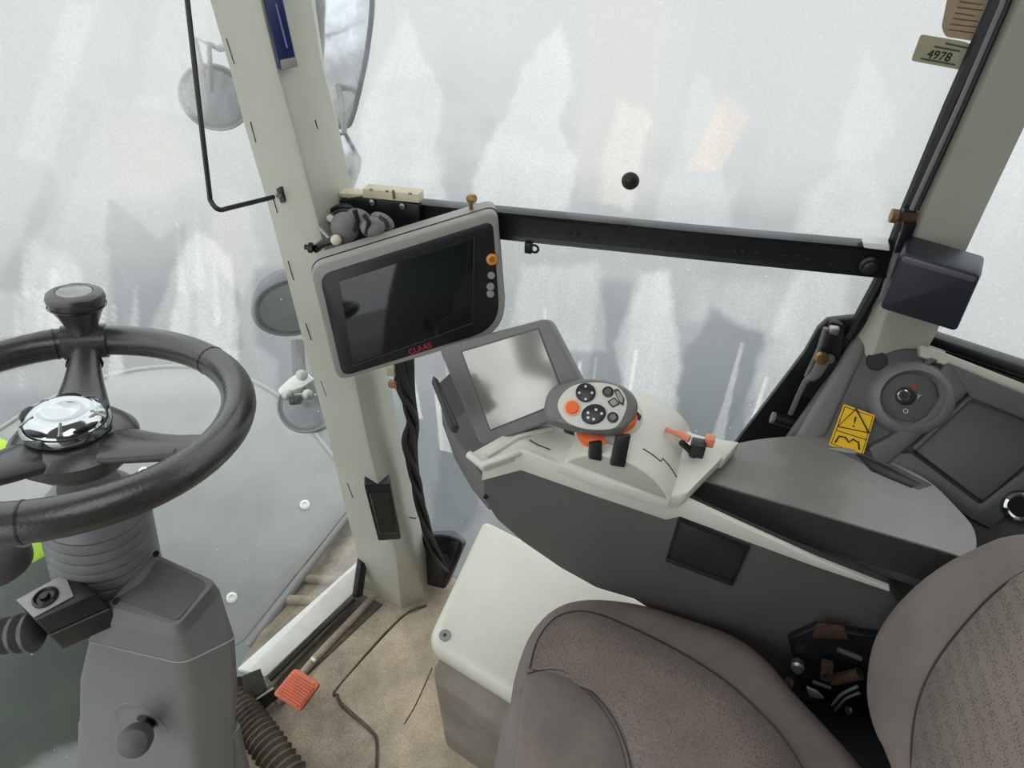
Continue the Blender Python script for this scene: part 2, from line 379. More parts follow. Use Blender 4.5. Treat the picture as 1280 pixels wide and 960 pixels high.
# ---- right side window, x -.72 .. .40, z 0 .. 1.86
X0, X1, Z1 = -.66, .30, 1.86
def pw(pts): return [((p.x - X0), p.z) for p in UU(pts, y=YP)]
side_shapes = [
    (pw([(508, 15), (490, 60), (470, 100), (440, 180), (450, 160), (430, 260), (560, 262), (545, 180), (560, 120), (530, 70)]), .2, .012, .008, 0),
    (pw([(700, 30), (670, 60), (640, 130), (618, 175), (588, 225), (600, 262), (700, 275), (722, 200), (700, 150), (722, 110)]), .24, .014, .006, 0),
    (pw([(735, 0), (722, 250), (810, 262), (830, 0)]), .06, .003, .004, .55),
    (pw([(905, 118), (938, 145), (900, 215), (858, 212)]), .2, .002, .004, .8),
    (pw([(870, 90), (850, 190), (820, 250), (822, 290), (915, 295), (912, 240), (890, 200), (905, 140)]), .12, .012, .008, 0),
    (pw([(770, 120), (752, 200), (748, 255), (790, 262), (800, 200), (820, 150)]), .2, .01, .006, .2),
    (pw([(1080, 60), (1065, 120), (1038, 185), (1045, 200), (1090, 205), (1125, 160), (1100, 90)]), .16, .012, .007, 0),
    (pw([(1060, 205), (1000, 240), (990, 295), (1110, 300), (1100, 230)]), .14, .012, .01, 0),
    (pw([(470, 150), (560, 175), (700, 195), (720, 100), (560, 60)]), -.10, .004, .03, 0),
    (pw([(560, 190), (720, 215), (860, 250), (1000, 262), (1000, 300), (540, 262)]), -.09, .004, .02, 0),
    (pw([(650, 330), (640, 420), (700, 440), (760, 440), (745, 330)]), .16, .01, .01, 0),
    (pw([(800, 340), (770, 430), (780, 540), (840, 540), (850, 440), (835, 340)]), .22, .01, .008, 0),
    (pw([(745, 350), (735, 470), (775, 500), (790, 350)]), -.14, .006, .01, 0),
    (pw([(890, 390), (850, 470), (850, 560), (930, 560), (950, 420)]), -.18, .012, .01, 0),
    (pw([(1000, 330), (960, 430), (900, 560), (960, 560), (1060, 400), (1060, 340)]), .16, .006, .01, 0),
    (pw([(870, 350), (860, 400), (990, 420), (1000, 350)]), .10, .01, .02, 0),
    (pw([(560, 480), (540, 690), (600, 640), (570, 540)]), -.12, .01, .02, 0),
    (pw([(480, 500), (520, 700), (545, 700), (520, 480)]), -.02, .01, .02, 0),
]
side_shapes.append((pw([(385, -60), (470, -60), (470, 60), (445, 165), (455, 200), (440, 245), (400, 245)]), -.1, .002, .006, 0))
for k in range(26):   # thin run marks
    x_ = random.choice([random.uniform(.02, .30), random.uniform(.3, .95)]); zt = random.uniform(.62, .92); ln = random.uniform(.1, .3); w_ = random.uniform(.002, .006)
    side_shapes.append(([(x_ - w_ * .4, zt), (x_ + w_ * .4, zt), (x_ + w_ + random.uniform(-.01, .02), zt - ln), (x_ - w_, zt - ln)], random.choice([.25, .3, -.12]), .001, .0015, 0))
pane('window_1', lambda u, v: V((X0 + (X1 - X0) * u, YP, Z1 * v)), 300, 420, (X1 - X0, Z1), side_shapes,
     lambda u, v: .13 + .21 * sstep(.6, 1.3, v) , 'large dirty right side window streaked with dried white water marks', seed=3)
# ---- curved windshield
WS = [V((-.58, .87, 0)), V((-.655, .79, 0)), V((-.72, .62, 0)), V((-.79, .42, 0)), V((-.87, .2, 0)), V((-.92, -.1, 0)), V((-.93, -.4, 0)), V((-.88, -.95, 0))]
wsf = smooth(WS, 16, False); _cl = [0]
for i in range(1, len(wsf)): _cl.append(_cl[-1] + (wsf[i] - wsf[i - 1]).length)
def ws(u, v):
    s = u * _cl[-1]; i = 0
    while i < len(_cl) - 2 and _cl[i + 1] < s: i += 1
    t = (s - _cl[i]) / (_cl[i + 1] - _cl[i]); p = wsf[i].lerp(wsf[i + 1], min(1, max(0, t)))
    z = v * 1.86
    return V((p.x - .06 * v, p.y + .03 * v, z))
# pixel -> (s, z) on the windshield, by search
_tab = [(i / 60, j / 60, ws(i / 60, j / 60)) for i in range(61) for j in range(61)]
def project(p):
    q = p - CAM; d = q.dot(FW); return 640 + FPX * q.dot(RT) / d, 480 - FPX * q.dot(UP) / d, d
_tabp = [(a, b, *project(p)) for a, b, p in _tab]; _tabp = [t for t in _tabp if t[4] > .1]
def pws(pts):
    out = []
    for x_, y_ in pts:
        c = sorted(_tabp, key=lambda t: (t[2] - x_) ** 2 + (t[3] - y_) ** 2)[:3]
        ww = [1 / (1 + (t[2] - x_) ** 2 + (t[3] - y_) ** 2) for t in c]; s_ = sum(ww)
        out.append((sum(t[0] * q for t, q in zip(c, ww)) / s_ * _cl[-1], sum(t[1] * q for t, q in zip(c, ww)) / s_ * 1.86))
    return out
fs = [
    (pws([(238, 285), (215, 330), (190, 400), (175, 440), (300, 470), (300, 400), (285, 320), (262, 290)]), .26, .008, .006, 0),
    (pws([(173, 350), (158, 425), (180, 430)]), .3, .002, .003, 0),
    (pws([(40, 300), (10, 420), (0, 470), (110, 430), (100, 330)]), .16, .012, .008, 0),
    (pws([(60, 215), (20, 300), (-10, 360), (20, 370), (50, 300), (75, 240)]), -.16, .004, .006, 0),
    (pws([(135, 130), (75, 270), (60, 420), (125, 420), (135, 300)]), .08, .004, .004, 0),
    (pws([(134, 250), (130, 420), (210, 420), (235, 280), (200, 300)]), -.22, .006, .004, 0),
    (pws([(134, 150), (136, 250), (200, 245), (250, 220), (200, 140)]), .16, .004, .02, .4),
    (pws([(90, 0), (20, 200), (60, 200), (120, 0)]), .14, .003, .004, 0),
    (pws([(200, 0), (170, 130), (250, 150), (260, 0)]), .10, .006, .006, 0),
    (pws([(275, 240), (260, 320), (300, 370), (330, 330), (300, 240)]), .12, .01, .01, .2),
    (pws([(0, 500), (0, 960), (460, 960), (460, 640), (330, 500)]), -.22, .01, .04, 0),
]
fs += [(pws([(222, 80), (310, 70), (312, 170), (240, 165)]), -.1, .002, .01, 0), (pws([(315, 335), (390, 335), (405, 545), (345, 545), (345, 450), (318, 430)]), -.14, .002, .01, 0)]
for k in range(16):
    a_ = random.uniform(20, 300); t_ = random.uniform(250, 400)
    fs.append((pws([(a_, t_), (a_ + 3, t_), (a_ + 10, t_ + 90), (a_ - 4, t_ + 90)]), random.choice([.2, -.1, .15]), .001, .002, 0))
pane('window_2', ws, 420, 300, (_cl[-1], 1.86), fs, lambda u, v: .22 + .10 * sstep(.6, 1.35, v), 'curved windscreen with dusty wiped fans and dried streaks', seed=8)
# ---- rear corner window
c0, c1 = U(1160, 425, z=.93), U(1280, 465, z=.93)
cdir = (c1 - c0).normalized()
pane('window_3', lambda u, v: c0 + V((0, .02, 0)) + cdir * (-.02 + .8 * u) + V((0, 0, -.01 + .94 * v)), 60, 60, (.8, .94), [], lambda u, v: .45 + .1 * v, 'rear corner window beside the dark panel box', seed=5)
slab('wall_right', [c0 + V((-.06, .055, -.03)), c0 + V((-.06, .055, -.03)) + cdir * .95, V(((c0 + cdir * .95).x - .06, (c0 + cdir * .95).y + .055, 0)), V((c0.x - .06, c0.y + .055, 0))], V((.01, .03, 0)), GGREY, kind='structure', label='grey lower side wall behind the ignition panel', cat='wall')
rt_ = thing('trim_3', 'black rubber seal and cream sill under the rear corner window', 'trim', c0, kind='structure')
def strip(name, a, b, hgt, dep, m, par, bev=.002):
    d = (b - a).normalized(); n = V((0, 0, 1)); w_ = d.cross(n)
    if w_.dot(CAM - a) < 0: w_ = -w_
    return loft(name, [[a, a - n * hgt, a - n * hgt - w_ * dep, a - w_ * dep], [b, b - n * hgt, b - n * hgt - w_ * dep, b - w_ * dep]], m, par, bev=bev)
strip('rubber_seal', U(1158, 418, z=.945), U(1158, 418, z=.945) + cdir * .7, .016, .02, BLACKM, rt_)
strip('glass_lip', U(1180, 435, z=.925), U(1180, 435, z=.925) + cdir * .7, .005, .02, CREAM, rt_)
strip('lower_seal', U(1182, 440, z=.92), U(1182, 440, z=.92) + cdir * .7, .004, .02, BLACKM, rt_)

# ---- A pillar
PILL = [((246, -60), (309, -60), (351, -60)), ((262, 0), (325, 0), (363, 0)), ((288, 90), (347, 90), (378, 92)), ((306, 160), (367, 160), (396, 163)),
        ((330, 240), (387, 238), (413, 235)), ((346, 300), (403, 300), (428, 300)), ((382, 440), (437, 440), (459, 440)), ((409, 540), (457, 540), (480, 540)),
        ((423, 600), (470, 595), (494, 600)), ((432, 640), (480, 640), (502, 645)), ((447, 692), (495, 692), (514, 690)), ((455, 738), (502, 766), (533, 752))]
def pillar_pt(i, k):
    s = 1 - i / (len(PILL) - 1); a = PILL[i]
    return U(*a[k], y=(.77, .738, .785)[k] + .04 * s)
rings = []
for i in range(len(PILL)):
    l_, r_, e_ = (pillar_pt(i, k) for k in range(3))
    rings.append([l_, r_.lerp(l_, .12), r_, r_.lerp(e_, .25), e_, e_ + V((0, .06, 0)), l_ + V((.0, .07, 0))])
pil = thing('trim_1', 'cream front corner pillar between windscreen and side window', 'pillar', rings[-1][2], kind='structure')
loft('pillar_cover', rings, CREAM, pil, sharp=30, bev=.002)
def on_pillar(px, py):  # on the broad face of the pillar
    best = None
    for i in range(len(PILL) - 1):
        a, b, c = pillar_pt(i, 0), pillar_pt(i, 1), pillar_pt(i + 1, 0)
        y0, y1 = PILL[i][0][1], PILL[i + 1][0][1]
        if y0 <= py <= y1 or best is None: best = plane3(a, b, c)
    return U(px, py, pl=best), best[0]
for a, b in (((283, 48), (293, 80)), ((313, 152), (320, 178)), ((341, 246), (347, 266)), ((360, 326), (367, 350)), ((382, 404), (389, 425)), ((401, 476), (408, 495)), ((434, 604), (441, 622))):
    p, n = on_pillar(*a); q, _ = on_pillar(*b)
    tube('slot', [p, q], .0009, BLACKM, pil, n=6)
tube('slot', UU([(394, 150), (397, 161)], y=.80), .0009, BLACKM, pil, n=6)
# switch recess
swp = plane3(U(458, 602, y=.752), U(490, 602, y=.775), U(470, 670, y=.738))
swp = (swp[0], swp[1] + .014)
sq = UU([(455, 604), (487, 603), (501, 672), (473, 674)], pl=swp)
nn = swp[0]
slab('switch_frame', [p + nn * .004 for p in sq], .03, BLACK, pil, r=.004, bev=.001)
ctr = sum(sq, V()) / 4
inn = [ctr.lerp(p, .72) for p in sq]
sf = slab('switch', [p + nn * .006 for p in inn], .006, RUBBER, pil, r=.003, bev=.001)
tube('bright_edge', [inn[0] + nn * .0062, inn[3] + nn * .0062, inn[2] + nn * .0062], .0008, STEEL, sf, n=6)
# recess surround
# dark blue strip at top of the pillar
bp = plane3(U(327, 0, y=.80), U(352, 0, y=.815), U(360, 85, y=.795))
bp = (bp[0], bp[1] + .03)
bs_ = slab('trim_4', UU([(320, -40), (345, -40), (372, 82), (350, 88)], pl=bp), .035, NAVY, bev=.002, kind='structure', label='dark blue plastic strip set in the top of the front pillar', cat='trim')
tube('pale_letter_line', [U(345, 5, pl=bp) + bp[0] * .002, U(359, 60, pl=bp) + bp[0] * .002], .0012, mat('faded_blue_print', rgb(110, 125, 170), .5), bs_, n=5)
slab('end_cap', [p + bp[0] * .001 for p in UU([(350, 75), (370, 71), (373, 83), (352, 88)], pl=bp)], .004, LGREY, bs_, bev=.001)

# ---- B pillar
BP = [((1262, -60), (1284, -60), (1380, -60)), ((1258, 0), (1277, 0), (1345, 0)), ((1210, 105), (1228, 110), (1290, 140)), ((1150, 240), (1164, 250), (1232, 262)),
      ((1128, 300), (1140, 310), (1205, 320)), ((1092, 375), (1105, 400), (1172, 415)), ((1078, 405), (1092, 440), (1155, 445)), ((1070, 424), (1084, 450), (1148, 462))]
rings = []
for a in BP:
    l_ = U(*a[0], y=.86); r_ = U(*a[1], y=.845); e_ = U(*a[2], y=.865)
    rings.append([l_, r_, r_.lerp(e_, .06), e_, e_ + V((.0, .05, 0)), l_ + V((0, .05, 0))])
pb = thing('trim_2', 'cream rear corner pillar on the right with black window seal', 'pillar', rings[-1][0], kind='structure')
loft('pillar_cover', rings, CREAM, pb, bev=.002, sharp=30)
tube('rubber_seal', [U(1256, -30, y=.852), U(1246, 5, y=.852), U(1190, 130, y=.852), U(1132, 268, y=.852), U(1100, 350, y=.852), U(1062, 420, y=.852)], .0085, BLACKM, pb, n=8)
tube('glass_channel', [U(1264, -30, y=.84), U(1254, 5, y=.84), U(1200, 130, y=.84), U(1140, 262, y=.84)], .0035, MGREY, pb, n=8)
tube('glass_seal', [U(1270, -30, y=.838), U(1260, 5, y=.838), U(1206, 130, y=.838), U(1146, 262, y=.838)], .003, BLACKM, pb, n=8)

# ---- windscreen sill, platform outside
LED = thing('trim_5', 'chalky white ledge along the bottom of the windscreen', 'trim', U(380, 790, z=.03), kind='structure')
lq = [U(296, 836, z=.045), U(446, 702, z=.05), U(441, 742, z=.035), U(332, 846, z=.03)]
slab('ledge', lq, .02, LEDGE, LED, bev=.003)
slab('end_seal', [U(447, 697, z=.125), U(451, 705, z=.125), U(445, 748, z=.04), U(440, 745, z=.04)], .02, BLACKM, LED, bev=.001)
tube('lower_seal', [U(443, 748, z=.035), U(400, 788, z=.025), U(337, 850, z=.02)], .006, BLACKM, LED, n=8)
slab('tape_patch', [p + V((.004, -.006, .003)) for p in (U(303, 842, z=.085), U(326, 833, z=.075), U(337, 866, z=.03), U(308, 884, z=.03))], .004, GTAPE, LED, bev=.001)
slab('channel', UU([(340, 858), (452, 742), (478, 755), (350, 875)], z=.004), .006, DUSTY, LED, bev=.001)
tube('raised_rib', UU([(346, 880), (395, 822), (465, 748)], z=.006), .010, FLOOR, LED, n=10)
rl = thing('threshold_bar', 'short black bar with a bright edge beside the orange pedal', 'bar', U(325, 880, z=.02))
slab('bar', [U(310, 884, z=.05), U(343, 862, z=.05), U(348, 872, z=.02), U(318, 898, z=.02)], .02, BLACKM, rl, bev=.001)
tube('bright_edge', [U(308, 882, z=.054), U(342, 860, z=.054)], .003, STEEL, rl, n=6)
tube('pebble_mark', UU([(389, 823), (394, 826)], z=.02), .004, LEDGE, LED, n=8)
# rubber floor mat
mo = UU([(533, 758), (515, 768), (500, 775), (426, 856), (424, 868), (430, 880), (462, 908), (474, 925), (474, 960), (470, 1000), (760, 1000), (760, 700), (560, 740)], z=.006)
slab('floor_mat', smooth(mo, 3), V((0, 0, -.0055)), MATM, bev=.0015, label='dusty brown rubber mat on the cab floor in front of the seat box', cat='mat')
tube('trim_6', UU([(533, 757), (500, 773), (423, 858), (421, 869), (429, 884), (460, 911), (470, 926), (470, 960), (466, 1000)], z=.003), .0028, DUSTY, None, sub=4, n=8, kind='structure', label='raised dark edge around the dusty rubber floor mat', cat='trim')
tube('seam', UU([(540, 835), (520, 880), (505, 905)], z=.0065), .0012, DUSTY, bpy.data.objects['floor'], n=6, sub=3)

# ================================================================== OUTSIDE THE GLASS
hp = plane3(U(440, 630, x=-.80), U(305, 800, x=-.92), U(150, 467, x=-1.5))
hood = thing('deflector_sheet', 'large wet grey sheet with pale rivets seen through the lower windscreen', 'sheet', U(250, 640, pl=hp))
ho = UU([(-120, 620), (0, 536), (60, 500), (150, 466), (230, 458), (300, 470), (360, 505), (432, 590), (440, 632), (305, 800), (200, 870), (60, 705), (-120, 705)], pl=hp)
slab('sheet', ho, .02, HOODG, hood, bev=.004)
tube('rolled_edge', UU([(-60, 575), (0, 536), (60, 500), (150, 466), (230, 458), (300, 470), (360, 505), (432, 590)], pl=hp), .006, LGREY, hood, sub=4, n=8)
for a in ((381, 631), (290, 747), (180, 590)):
    p = U(*a, pl=hp); lathe('rivet', p, hp[0], [(.014, 0), (.014, .004), (.008, .008), (.007, .003), (0, .003)], LEDGE, hood, n=16)
st = tube('wiper_strut', [U(443, 628, x=-.80) + V((.02, -.01, .02)), U(308, 806, x=-.90) + V((.02, -.01, .02))], [.007, .016], MGREY, None, n=10, label='grey strut running down to the white ledge outside the windscreen', cat='strut')
pf = thing('outside_platform', 'muddy step platform below the front pillar outside the windscreen', 'platform', V((-1.0, .9, -.2)))
slab('platform_deck', [U(300, 830, z=-.08), U(470, 560, z=-.08), U(520, 720, z=-.08), U(450, 780, z=-.08), U(330, 900, z=-.08)], V((0, 0, -.05)), PLATF, pf, bev=.005)
tube('platform_ridge', UU([(375, 722), (425, 727)], z=-.07), .012, PLATF, pf, n=10)
tube('platform_ridge', UU([(360, 750), (420, 752)], z=-.075), .014, PLATF, pf, n=10)
gp = thing('engine_panel', 'body panel coloured dark green for a glass reflection, low on the left outside the windscreen', 'panel', V((-1.4, .3, -.3)))
gpl = plane3(U(0, 740, x=-1.25), U(95, 680, x=-1.15), U(60, 950, x=-1.15))
slab('panel', UU([(-60, 768), (0, 728), (60, 695), (110, 665), (150, 690), (150, 1000), (-100, 1000)], pl=gpl), .02, GREEN, gp, bev=.004)
lpl = plane3(U(0, 740, x=-1.27), U(95, 680, x=-1.17), U(60, 950, x=-1.17))
slab('body_cowling', UU([(-40, 620), (30, 640), (100, 620), (115, 700), (0, 765)], pl=lpl), .02, LIME, None, bev=.004, label='lime green body panel behind the steering column bellows', cat='panel')
slab('lime_marker', UU([(-20, 540), (0, 547), (20, 556), (0, 563), (-30, 565)], pl=(hp[0], hp[1] + .02)), .01, LIME, None, bev=.002, label='small bright lime edge at the far left beside the wheel hub', cat='panel')
# exterior mirrors
mp = plane(U(430, 80, d=1.7), (.1, -1, .15))
mr_ = thing('wing_mirror', 'large rain spotted wing mirror with thin black rim at top', 'mirror', U(430, 158, pl=mp))
mo = UU([(385, -60), (464, -60), (465, 10), (456, 80), (438, 150), (425, 158), (395, 158), (380, 60)], pl=mp)
slab('mirror_glass', mo, .03, MIRR, mr_, bev=.004)
tube('mirror_rim', UU([(464, -60), (465, 10), (456, 80), (440, 148), (428, 158), (395, 158)], pl=(mp[0], mp[1] + .002)), .007, BLACKM, mr_, sub=4, n=8)
tube('mirror_stay', UU([(388, -40), (388, 60), (386, 110)], pl=(mp[0], mp[1] + .02)), .014, LGREY, mr_, n=10)
mp2 = plane(U(428, 205, d=1.7), (.2, -1, .1))
m2 = thing('wide_angle_mirror', 'small pointed wing mirror below the large one', 'mirror', U(428, 240, pl=mp2))
slab('mirror_glass', UU([(405, 192), (424, 168), (432, 168), (450, 200), (449, 210), (437, 242), (405, 240)], pl=mp2), .02, MIRR, m2, r=.01, bev=.003)
tube('mirror_rim', UU([(404, 192), (424, 167), (432, 168), (450, 200), (449, 210), (438, 242)], pl=(mp2[0], mp2[1] + .002)), .005, BLACKM, m2, n=8)
slab('mirror_back', UU([(402, 195), (424, 169), (409, 212), (404, 220)], pl=(mp2[0], mp2[1] + .004)), .004, MGREY, m2, bev=.001)
tube('mirror_arm', [U(424, 185, pl=mp2) - V((0, -.03, 0)), U(418, 150, pl=mp2) - V((0, -.05, 0)), U(410, 100, pl=mp) - V((0, -.045, 0))], .008, MGREY, m2, n=8)
# work lights
def lamp(label, cx, cy, rx, ry, d, nrm, flat_side=None):
    c = U(cx, cy, d=d); r = rx * d / FPX
    t = thing('work_light', label, 'lamp', c - V((0, 0, r)), group=None)
    n = V(nrm).normalized()
    lathe('lamp_shell', c - n * .05, n, [(.001, -.035), (r * .55, -.03), (r * .85, -.01), (r * .97, .02), (r, .045), (r * .98, .052)], LENS, t, n=30, el=ry / rx, ref=(0, 0, 1))
    lathe('lamp_rim', c - n * .002, n, [(r * 1.0, 0), (r * 1.03, .003), (r * 1.0, .006), (r * .95, .006), (r * .93, .001)], MGREY, t, n=30, el=ry / rx, ref=(0, 0, 1), caps=False)
    lathe('lamp_glass', c - n * .001, n, [(r * .96, 0), (r * .7, .006), (0.001, .009)], LAMPG, t, n=30, el=ry / rx, ref=(0, 0, 1))
    return t, c, r
t, c, r = lamp('round grey work light beside the top of the front pillar', 268, 122, 44, 38, 1.75, (.3, -1, .3))
tube('lamp_bracket', [c + V((0, -.02, r * .6)), c + V((.01, -.02, r + .06)), c + V((.06, 0, r + .03))], .009, STEEL, t, n=8)
tube('mounting_arm', [c + V((.06, 0, r + .03)), on_pillar(300, 60)[0] + V((0, .12, 0)), on_pillar(300, 60)[0] + V((.02, .04, 0))], .009, MGREY, t, n=8)
tube('lamp_bracket', [c + V((.03, -.04, r * .3)), c + V((.05, -.02, r + .05))], .006, MGREY, t, n=8)
t, c, r = lamp('round grey work light behind the middle of the front pillar', 368, 384, 50, 44, 1.55, (.7, -.8, -.1))
tube('lamp_bracket', [U(372, 425, d=1.55), U(374, 470, d=1.55), U(372, 482, d=1.55)], .016, MGREY, t, n=8)
t, c, r = lamp('lower work light with pale bracket and spring beside the pillar', 384, 505, 38, 36, 1.5, (.1, -.7, .9))
slab('bracket_plate', UU([(362, 473), (378, 463), (392, 474), (378, 484), (350, 494), (347, 487)], d=1.47), .01, LEDGE, t, r=.006, bev=.002)
lathe('bracket_bolt', U(378, 469, d=1.46), -FW, [(.013, 0), (.013, .008), (.006, .01), (0, .01)], STEEL, t, n=12)
sp_ = []
for i in range(60):
    f_ = i / 59; q = U(364 + 11 * f_, 501 - 1 * f_, d=1.455); a_ = f_ * 5 * 2 * math.pi
    sp_.append(q + V((0, math.cos(a_) * .009, math.sin(a_) * .009)))
tube('spring', sp_, .0018, BLACKM, t, n=5)
for a in ((360, 494), (386, 493)): lathe('pivot_bolt', U(*a, d=1.46), -FW, [(.012, 0), (.012, .01), (.006, .014), (0, .014)], STEEL, t, n=12)
tube('lamp_stay', UU([(372, 440), (378, 470), (384, 490)], d=1.5), .008, MGREY, t, n=8)
tube('pivot_pin', UU([(352, 492), (396, 494)], d=1.48), .004, STEEL, t, n=8)

# ================================================================== BENT WIRE ROD
wr = thing('bent_wire_rod', 'thin black bent wire rod fixed to the front pillar', 'rod', on_pillar(351, 243)[0])
pe, pn = on_pillar(350, 243)
A = U(262, 250, d=1.0); 
tube('wire', [U(226, -60, d=.80), U(234, 0, d=.81), U(248, 125, d=.84), U(261, 235, d=.87), U(264, 252, d=.875), U(274, 262, d=.88), U(290, 259, d=.90), pe + pn * .012], .0035, BLACKM, wr, sub=5, n=8)
slab('mount_plate', [on_pillar(*a)[0] + pn * .002 for a in ((346, 236), (353, 232), (358, 252), (352, 254))], .004, BLACKM, wr, r=.003, bev=.001)
lathe('mount_bolt', on_pillar(352, 243)[0] + pn * .002, pn, [(.005, 0), (.005, .006), (0, .007)], STEEL, wr, n=10)

# ================================================================== STEERING WHEEL
Wc = U(86, 517, d=.75); Wn = V((.075, .21, 1)).normalized(); RW = .184
_, wu, wv = frame(Wn, (1, 0, 0))
def wp(a, r=RW, h=0): return Wc + (wu * math.cos(a) + wv * math.sin(a)) * r + Wn * h
def ang(px, py):
    p = U(px, py, pl=(Wn, Wn.dot(Wc))) - Wc; return math.atan2(p.dot(wv), p.dot(wu))
sw = thing('steering_wheel', 'dark grey three spoke steering wheel with a spinner knob', 'steering wheel', Wc - Wn * .06)
aF, aR = ang(105, 436), ang(262, 556); aL = ang(-95, 600)
tube('rim', [wp(i / 72 * 2 * math.pi) for i in range(72)], .0208, WHEEL, sw, n=18, closed=True)
for a in (ang(262, 452), ang(32, 645), ang(100, 436) + .16, ang(-100, 520)):
    tube('seam_ring', [wp(a - .006), wp(a + .006)], .0215, BLACKM, sw, n=18)
hub = Wc - Wn * .035
def spoke(a, r0=.03, w0=.038, w1=.02, h1=0):
    pts = []; ds = []
    for k in range(7):
        t = k / 6; rr = r0 + (RW - r0) * t
        pts.append(hub.lerp(Wc, t ** 1.5) + (wu * math.cos(a) + wv * math.sin(a)) * rr); ds.append(w0 + (w1 - w0) * min(1, t * 1.6))
    d = (pts[-1] - pts[0]).normalized(); s_ = Wn.cross(d).normalized(); rings = []
    for p, wd in zip(pts, ds):
        rings.append([p + s_ * math.cos(q) * wd + Wn * math.sin(q) * .013 for q in [2 * math.pi * j / 16 for j in range(16)]])
    loft('spoke', rings, WHEEL, sw, sharp=60)
    q = hub.lerp(Wc, .6) + (wu * math.cos(a) + wv * math.sin(a)) * (RW * .78)
    rings = [[q + d * e + s_ * math.cos(z_) * (w1 + .0022) + Wn * math.sin(z_) * .0138 for z_ in [2 * math.pi * j / 16 for j in range(16)]] for e in (-.0015, .0015)]
    loft('seam_ring', rings, BLACKM, sw)
for a in (aF, aR, aL): spoke(a)
lathe('hub', hub - Wn * .045, Wn, [(.03, 0), (.05, .012), (.066, .03), (.068, .045), (.058, .056), (.04, .06), (0.001, .06)], WHEEL, sw, n=36)
hc = U(85, 534, pl=(Wn, Wn.dot(hub + Wn * .018)))
cap = lathe('hub_cap', hc, Wn, [(.045, 0), (.0465, .006), (.045, .013), (.041, .019), (.034, .0235), (.027, .026), (.0255, .025), (.014, .027), (.001, .0275)], CHROME, sw, n=40, sharp=60)
for k in range(5):
    a = k * 2 * math.pi / 5 + .4; d = wu * math.cos(a) + wv * math.sin(a)
    tube('emblem_bar', [hc + d * .029 + Wn * .0255, hc + d * .0435 + Wn * .0165], [.0014, .0028], STEEL, cap, n=8)
    tube('dark_insert', [hc + (wu * math.cos(a + q) + wv * math.sin(a + q)) * .0415 + Wn * .0178 for q in (.28, .45, .63, .81, .98)], [.001, .0036, .0040, .0036, .001], BLACKM, cap, n=8)
kb = wp(ang(104, 440)) + Wn * .012; 
kn = Wn
lathe('spinner_knob', kb, kn, [(.022, -.012), (.02, 0), (.019, .012), (.027, .032), (.0335, .045), (.035, .054), (.033, .06), (.028, .063), (.022, .0635), (.021, .062), (.001, .062)], WHEEL, sw, n=32)
lathe('knob_disc', kb + kn * .062, kn, [(.021, -.001), (.021, .001), (.019, .0022), (.001, .0022)], mat('satin_grey_disc', rgb(150, 152, 150), .2, .4), sw, n=28)
lathe('knob_ring', kb + kn * .042, kn, [(.0335, 0), (.035, .0015), (.0345, .003)], BLACKM, sw, n=28, caps=False)
tube('knob_clamp', [wp(ang(104, 440) - .14), wp(ang(104, 440) + .14)], .0240, WHEEL, sw, n=18)

# ================================================================== STEERING COLUMN
colm = thing('steering_column', 'grey steering column housing with ribbed bellows under the wheel', 'steering column', V((-.72, .28, .1)))
b1 = U(139, 722, d=.93); b0 = U(118, 632, d=.835)
ax = (b0 - b1); H = ax.length; ax.normalize(); r0 = .0665; r1 = .0625; prof = []
nf = 8
for i in range(nf):
    t0 = i / nf; rr = r0 + (r1 - r0) * t0; prof += [(rr, H * t0), (rr + .001, H * (t0 + .35 / nf)), (rr - .001, H * (t0 + .8 / nf)), (rr - .007, H * (t0 + .93 / nf))]
prof.append((r1, H)); prof += [(.05, H + .02), (.035, H + .04)]
lathe('bellows', b1, ax, prof, LGREY if False else mat('bellows_rubber', rgb(116, 117, 118), .38, var=.08, vs=12), colm, n=40, sharp=50)
lathe('bellows_collar', b1 - ax * .03, ax, [(.05, -.02), (.064, 0), (.064, .03)], BLACK, colm, n=36)
# housing: rings of four corners rounded
def hring(Lp, Np, Rp, z):
    l_, n_, r_ = (U(*p, z=zz) for p, zz in zip((Lp, Np, Rp), z if isinstance(z, tuple) else (z, z, z)))
    b_ = l_ + (r_ - n_)
    return rounded([l_, n_, r_, b_], .016, 4)
HT = .70
rg = [hring((118, 775), (226, 800), (280, 735), (HT, HT - .005, HT)), hring((105, 800), (228, 830), (300, 795), (.655, .645, .655)),
      hring((94, 850), (234, 890), (303, 850), (.56, .55, .56)), hring((94, 905), (240, 960), (300, 905), (.46, .44, .46)), hring((100, 960), (242, 1035), (300, 975), (.36, .33, .36))]
loft('housing', rg, MGREY, colm, sharp=40)
tl = [U(133, 757, z=.725), U(222, 783, z=.715), U(270, 727, z=.73), U(193, 692, z=.735)]
loft('top_cap', [rounded([p for p in (U(118, 775, z=HT), U(226, 800, z=HT - .005), U(280, 735, z=HT), U(118, 775, z=HT) + U(280, 735, z=HT) - U(226, 800, z=HT - .005))], .016, 4), rounded(tl, .01, 4)], MGREY, colm, sharp=30)
ctr = sum(tl, V()) / 4; tn_ = -away(tl)
pi_ = UU([(168, 735), (222, 775), (262, 730), (205, 700)], pl=(tn_, tn_.dot(ctr)))
slab('top_panel', [p + tn_ * .0012 for p in UU([(143, 750), (222, 776), (262, 729), (197, 699), (178, 728)], pl=(tn_, tn_.dot(ctr)))], .003, DGREY, colm, r=.006, bev=.0008)
for a in ((196, 693), (146, 752)):
    p = U(*a, pl=(tn_, tn_.dot(ctr))) + tn_ * .002; lathe('cap_screw', p, tn_, [(.0045, 0), (.0045, .001), (.001, .001)], BLACKM, colm, n=12)
sm_ = [rg[1][i] for i in range(len(rg[1]))]
cm = sum(sm_, V()) / len(sm_)
